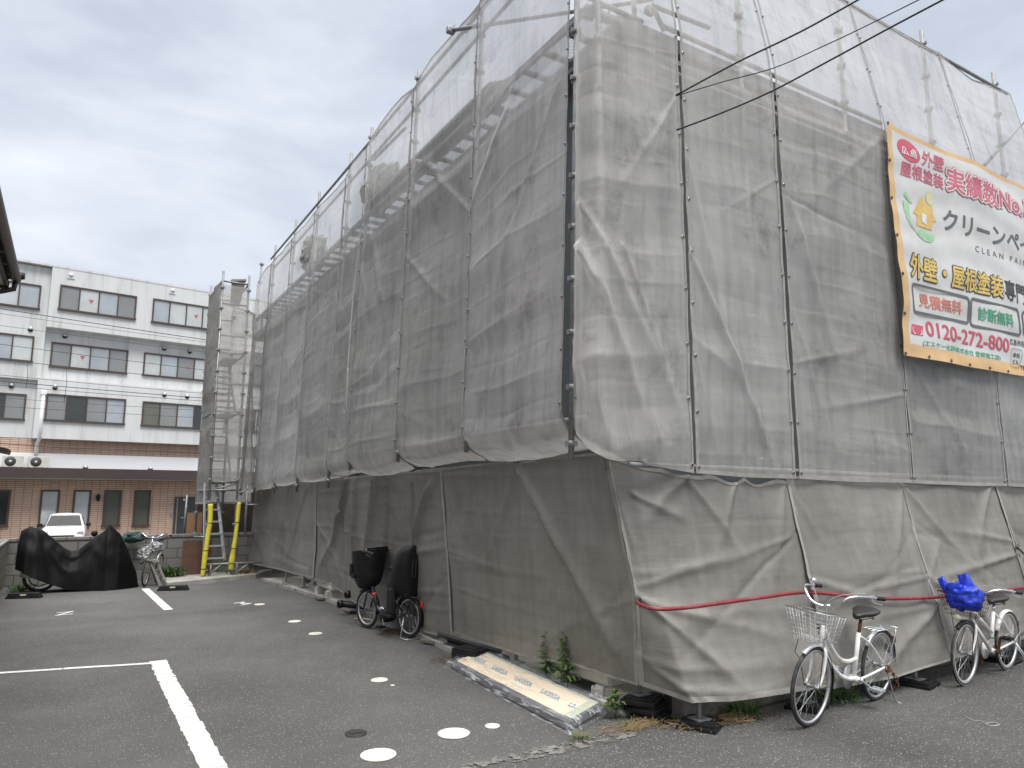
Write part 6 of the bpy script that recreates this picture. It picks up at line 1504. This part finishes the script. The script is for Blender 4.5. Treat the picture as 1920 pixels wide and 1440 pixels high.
def win(s0, s1, z0, z1, kinds, yf, tri=None, fw=.075):
    n = len(kinds); x0, x1, a, b = kx(s0), kx(s1), kz(z0), kz(z1); m = MB(); d = .10
    m.box(((x0+x1)/2, yf, b - fw/2), (x1-x0, d, fw)); m.box(((x0+x1)/2, yf - .02, a + fw/2), (x1-x0 + .06, d + .04, fw*1.2))
    for x in (x0 + fw/2, x1 - fw/2): m.box((x, yf, (a+b)/2 + .002), (fw, d*.96, b-a-2*fw))
    for k in range(1, n): m.box((x0 + (x1-x0)*k/n, yf, (a+b)/2), (fw*.7, d*.9, b-a-2*fw))
    o = m.build('window', brown, bb_)
    for k, c in enumerate(kinds):
        xa, xb = x0 + (x1-x0)*k/n + fw*.4, x0 + (x1-x0)*(k+1)/n - fw*.4
        m = MB(); m.box(((xa+xb)/2, yf + .02 + .006*(k % 2), (a+b)/2), (xb-xa, .02, b-a-fw)); m.build('pane', pm[c], o)
        if tri == k:
            m = MB(); x, z = (xa+xb)/2 + .1, (a+b)/2 + .1; m.poly([(x - .13, yf + .004, z), (x + .13, yf + .004, z), (x, yf + .004, z - .22)]); m.build('sticker', red_tri, o)
win(-2.74, .58, 10.40, 11.63, 'gwlg', -.03, 1); win(1.33, 4.6, 10.40, 11.66, 'lwww', -.03, 2); win(5.3, 8.6, 10.40, 11.66, 'wlwg', -.03); win(-6.0, -3.46, 10.31, 11.50, 'lwl', .27)
win(-2.81, .49, 7.69, 8.92, 'gwlg', .57, 1); win(1.22, 4.5, 7.71, 8.91, 'wlgw', .57, 2); win(5.2, 8.5, 7.71, 8.91, 'lwgw', .57); win(-6.0, -3.53, 7.79, 9.03, 'llw', .27)
win(-2.86, .47, 5.10, 6.37, 'gdgl', -.03); win(1.22, 4.5, 5.09, 6.34, 'ogld', -.03); win(5.2, 8.5, 5.09, 6.34, 'gold', -.03); win(-6.0, -3.58, 5.10, 6.32, 'gdg', .57)
for s0, s1, c in ((-5.2, -3.83, 'd'), (-2.71, -1.95, 'w'), (-1.41, -.68, 'w'), (-.13, .62, 'o'), (1.18, 1.92, 'o')): win(s0, s1, .2 + .02 * (-s0), 1.93, c, -.03, fw=.09)
dr = MB(); dr.box((kx(3.62), -.03, kz(.6)), (kx(4.2) - kx(3.06), .08, kz(1.61) - kz(-.41))); do = dr.build('door', M('dark_bronze_door', (.06, .058, .055), .4, .3, var=.15, vs=2), bb_)
m = MB(); m.box((kx(3.16), -.08, kz(.6)), (.07, .02, kz(1.55) - kz(-.35))); m.build('door_frame', M('door_sidelight', (.2, .2, .19), .3), do); m = MB(); m.tube([(kx(3.36), -.12, kz(.55)), (kx(3.52), -.12, kz(.55))], .02, 8); m.build('handle', alu, do); m = MB(); m.box((kx(3.48), -.078, kz(1.46)), (.12, .01, .11)); m.build('sticker', i_wht, do)
m = MB(); m.box((kx(2.93), -.04, kz(.70)), (.11, .06, .22), bev=.02); m.build('intercom', M('intercom_grey', (.3, .3, .3), .5), bb_)
for s, z, yf in ((-2.35, 12.12, 0), (2.22, 12.18, 0)):
    m = MB(); m.box((kx(s), yf - .02, kz(z - .08)), (.34, .05, .10)); m.lathe([(.0, -.1), (.10, -.08), (.13, -.0), (.13, .02)], (kx(s), yf, kz(z + .05)), axis='y', n=16); m.build('vent', bw, bb_)
for s, z, yf in ((-2.3, 9.30, .55), (2.15, 9.26, .55), (3.4, 9.26, .55), (-3.72, 9.38, .28), (-2.55, 6.72, 0), (2.2, 6.78, 0), (3.3, 6.78, 0), (-4.2, 6.7, .55), (-.96, 3.02, .45), (1.9, 3.02, .45)):
    m = MB(); m.lathe([(.0, -.11), (.07, -.10), (.11, -.03), (.12, .0)], (kx(s), yf, kz(z)), axis='y', n=14); o = m.build('vent', alu, bb_); m = MB(); m.lathe([(.0, -.115), (.10, -.05), (.125, .0)], (kx(s), yf, kz(z) - .045), axis='y', n=12); m.build('vent_hood', blackm, o)
m = MB(); m.tube([(kx(-2.98), -.06, kz(6.43)), (kx(-2.98), -.06, kz(4.25)), (kx(-3.0), .45, kz(4.05)), (kx(-3.0), .45, kz(2.9))], .085, 12); m.box((kx(-2.98), -.06, kz(6.38)), (.24, .2, .2), bev=.02); m.build('downpipe', bw2, bb_)
m = MB(); m.lathe([(.0, .17), (.06, .1), (.13, .03), (.11, .0), (.07, -.22), (.0, -.24)], (kx(-.40), -.17, kz(1.62)), n=10); m.box((kx(-.40), -.06, kz(1.68)), (.05, .16, .05)); m.build('wall_lantern', blackm, bb_)
# two outdoor units standing on the canopy
for s0, lb in ((-4.28, 'left of two white air conditioners on the brown canopy'), (-3.31, 'right of two white air conditioners on the brown canopy, beside the downpipe')):
    a = R(7.7); lx_, ly_ = kx(s0 + .4), .05; wxp = 1.65 + lx_*math.cos(a) - ly_*math.sin(a); wyp = 44 + lx_*math.sin(a) + ly_*math.cos(a); zb = kz(2.93) - .65
    r_ = empty('air_conditioner', (wxp, wyp, zb), a, lb, 'air conditioner', 'air conditioners on the canopy')
    m = MB(); m.box((0, 0, .29), (.86, .32, .56), bev=.02); m.box((-.28, 0, .0), (.06, .34, .06)); m.box((.28, 0, .0), (.06, .34, .06)); m.build('casing', acw, r_)
    m = MB(); m.lathe([(.05, -.175), (.23, -.175), (.24, -.16)], (-.12, 0, .29), axis='y', n=28); m.build('fan_guard', M('fan_dark', (.05, .05, .052), .5) if 'fan_dark' not in bpy.data.materials else bpy.data.materials['fan_dark'], r_); m = MB(); m.lathe([(0, -.185), (.06, -.182), (.065, -.17)], (-.12, 0, .29), axis='y', n=16); m.build('fan_hub', acw, r_)
    m = MB(); m.box((.28, -.162, .32), (.1, .006, .02)); m.build('badge', silver, r_)

# ================================================================ WHITE CAR BEYOND THE WALL
car = empty('car', (-.18, 37.5, -.65), R(-2), 'white compact car parked nose towards the wall', 'car')
cw = M('white_car_paint', (.78, .79, .80), .25, var=.02, coat=.6, coord='obj'); cg = M('car_glass', (.012, .014, .016), .12, spec=.35, var=.3, vs=2, coord='obj')
def car_loft(secs, name, mat, par=car):
    m = MB(); ids = []
    for y, w_, z0, z1, r in secs:
        P = []
        for k in range(28):
            t = 2*PI*k/28; c, s_ = math.cos(t), math.sin(t); e_ = .35
            P.append((w_*math.copysign(abs(c)**e_, c), y, (z0+z1)/2 + (z1-z0)/2*math.copysign(abs(s_)**r, s_)))
        ids.append(m.verts(P))
    for a, c in zip(ids, ids[1:]):
        for k in range(28): m.face((a+k, a+(k+1) % 28, c+(k+1) % 28, c+k), True)
    m.face([ids[0]+k for k in range(28)]); m.face([ids[-1]+k for k in range(28)]); return m.build(name, mat, par)
car_loft([(-.02, .60, .3, .62, .5), (.06, .76, .22, .74, .45), (.25, .83, .2, .84, .4), (.7, .85, .2, .93, .35), (1.0, .85, .2, .98, .35), (3.4, .85, .2, 1.0, .35), (3.75, .8, .25, .95, .4), (3.85, .7, .35, .85, .5)], 'body', cw)
cab = [(.92, .72, .96), (1.62, .60, 1.46), (2.2, .60, 1.51), (3.2, .59, 1.46), (3.7, .66, .98)]
m = MB(); ids = []
for y, w_, z in cab: ids.append(m.verts([(-w_*1.12, y, .95), (-w_, y, z - .03), (-w_*.85, y, z), (0, y, z + .025), (w_*.85, y, z), (w_, y, z - .03), (w_*1.12, y, .95)]))
for a, c in zip(ids, ids[1:]):
    for k in range(6): m.face((a+k, a+k+1, c+k+1, c+k), True)
m.build('cabin', cw, car)
m = MB(); m.quad((-.68, .93, 1.005), (.68, .93, 1.005), (.55, 1.52, 1.435), (-.55, 1.52, 1.435)); m.build('windscreen', cg, car, fix=False)
for sx in (-1, 1):
    m = MB(); m.quad((sx*.77, 1.25, 1.0), (sx*.765, 3.3, 1.0), (sx*.645, 3.0, 1.40), (sx*.655, 1.75, 1.40)); m.build('side_window', cg, car, fix=False)
    m = MB(); m.box((sx*.64, .13, .70), (.26, .22, .15), rot=Matrix.Rotation(R(sx*18), 3, 'Z'), bev=.04); m.build('headlight', M('headlight_lens', (.5, .53, .56), .1, .4) if 'headlight_lens' not in bpy.data.materials else bpy.data.materials['headlight_lens'], car)
    m = MB(); m.box((sx*.93, 1.2, 1.03), (.2, .09, .13), bev=.03); m.build('door_mirror', blackp, car)
    for y in (.72, 3.1):
        m = MB(); m.lathe([(.12, -.09), (.27, -.1), (.30, -.07), (.30, .07), (.27, .1), (.12, .09)], (sx*.76, y, .30), axis='x', n=28); w_ = m.build('wheel', rubber, car); m = MB(); m.lathe([(0, sx*.095), (.17, sx*.09), (.19, sx*.08)], (sx*.76, y, .30), axis='x', n=20); m.build('rim', alu, w_)
m = MB(); m.box((0, -.03, .58), (.9, .06, .07), bev=.02); m.box((0, -.0, .40), (1.0, .06, .12), bev=.02); m.build('grille', blackp, car)
m = MB(); m.tube([(-.42, 1.75, 1.48), (-.44, 1.9, 1.72)], .006, 5); m.build('antenna', blackm, car)
m = MB(); m.box((0, 1.0, 1.0), (.9, .05, .02)); m.build('wiper', blackm, car)

# ================================================================ NEIGHBOUR'S EAVE AT THE LEFT EDGE
nh = empty('neighbour_house', (-3.06, 8, 0), 0, 'house at the left edge of the photo, only its dark tiled eave and gutter showing', 'house')
def np_(mb, name, mat, par=None): o = mb.build(name, mat, par or nh); o.data.transform(Matrix.Translation((3, -8, 0))); return o
dbr = M('dark_brown_trim', (.035, .027, .023), .5, var=.2, vs=6); eave_t = M('dark_roof_tile', (.045, .043, .045), .55, var=.3, vs=5)
m = MB(); y0_, y1_ = 1.5, 11.5
m.quad((-.86, y0_, 4.62), (-.86, y1_, 4.62), (-4.5, y1_, 6.1), (-4.5, y0_, 6.1)); m.quad((-.86, y0_, 4.56), (-.86, y1_, 4.56), (-4.5, y1_, 6.02), (-4.5, y0_, 6.02)); m.quad((-.86, y1_, 4.56), (-.86, y1_, 4.62), (-4.5, y1_, 6.1), (-4.5, y1_, 6.02))
rf = np_(m, 'roof', eave_t)
for i in range(34): pass
m = MB()
for i in range(30):
    y = y0_ + .33 * i
    if y < y1_ - .1: m.bar((-.84, y, 4.65), (-2.6, y, 5.36), .05, .03)
np_(m, 'roof_tile_ridges', eave_t, rf)
m = MB(); m.lathe([(.055, 0), (.06, 0), (.06, y1_ - y0_), (.055, y1_ - y0_)], (-.80, y0_, 4.58), axis='y', n=12, a0=PI, a1=2*PI); np_(m, 'gutter', M('brown_gutter', (.085, .058, .046), .45, var=.2, vs=4))
m = MB()
for i in range(20): m.box((-.86, y0_ + .3 + .52*i, 4.55), (.1, .02, .03)) if y0_ + .3 + .52*i < y1_ else None
np_(m, 'gutter_bracket', steel)
m = MB(); m.box((-.90, (y0_+y1_)/2, 4.52), (.04, y1_-y0_, .14)); m.box((-1.02, y1_ - .03, 4.47), (.3, .05, .1)); np_(m, 'fascia', dbr)
m = MB(); m.tube([(-.80, y1_ - .06, 4.54), (-.81, y1_ - .08, 4.42), (-.95, y1_ - .1, 4.36), (-1.3, y1_ - .1, 4.34)], .035, 8); m.lathe([(.0, -.05), (.05, -.04), (.05, .04), (0, .05)], (-.75, y1_ - .05, 4.62), n=10); np_(m, 'downpipe', dbr)
m = MB(); m.quad((-.92, y0_, 4.46), (-.92, y1_ - .06, 4.46), (-1.75, y1_ - .06, 4.46), (-1.75, y0_, 4.46)); np_(m, 'soffit', M('cream_soffit', (.50, .46, .38), .8, var=.06))
m = MB(); m.box((-3.7, (y0_+y1_)/2 - .1, 2.2), (4.0, y1_-y0_-.3, 4.5)); np_(m, 'wall', M('cream_render', (.5, .46, .38), .85, var=.08, bump=.2))
m = MB(); m.box((-1.13, 11.7, 2.36), (.9, .6, .06), rot=Matrix.Rotation(R(12), 3, 'Y')); np_(m, 'awning', dbr)

# ================================================================ WIRES IN FRONT OF THE BUILDING
wires = [((-2.26, 7.24), (3.62, 6.93), .012), ((-2.25, 7.09), (3.58, 6.85), .006), ((-2.22, 6.73), (3.55, 6.50), .006), ((-2.17, 6.16), (3.57, 5.89), .008), ((-2.13, 5.70), (3.59, 5.53), .010), ((-2.09, 5.23), (3.55, 5.09), .007), ((-2.07, 5.05), (3.56, 4.93), .011), ((-2.06, 4.92), (3.56, 4.83), .008), ((-2.03, 4.55), (3.54, 4.51), .006), ((-2.00, 4.30), (3.55, 4.26), .006)]
names = ['topmost', 'second from the top', 'third from the top', 'fourth from the top', 'fifth from the top', 'sixth from the top', 'seventh from the top, thick', 'third from the bottom', 'second from the bottom', 'lowest']
for (a, b, r), nm in zip(wires, names):
    d = (b[0]-a[0], b[1]-a[1]); P = []
    for k in range(13):
        t = -1.6 + 4.2 * k / 12; P.append((a[0] + d[0]*t, 26, a[1] + d[1]*t + .05 * ((t - .5) ** 2 - .25)))
    m = MB(); m.tube(P, r, 5); base_origin(tag(m.build('power_line', cabm), nm + ' of the wires crossing before the pale building', 'power line', 'wires in front of the pale building'))
P = [at_y(x, y, 30) for x, y in ((-60, 829), (40, 834), (120, 840), (200, 842), (290, 846), (385, 850), (520, 856))]
m = MB(); m.tube(catmull(P, 4), .012, 5); base_origin(tag(m.build('power_line', cabm), 'slack black wire waving before the tile band of the pale building', 'power line', 'wires in front of the pale building'))
for (xa, ya, xb, yb, lb) in ((51, 683, 49, 728, 'left of two short wire hangers linking the power lines'), (125, 692, 120, 755, 'right of two short wire hangers linking the power lines')):
    m = MB(); m.tube([at_y(xa, ya, 25.95), at_y((xa+xb)/2 + 2, (ya+yb)/2, 25.95), at_y(xb, yb, 25.95)], .007, 5); base_origin(tag(m.build('wire_hanger', cabm), lb, 'wire hanger', 'wire hangers'))
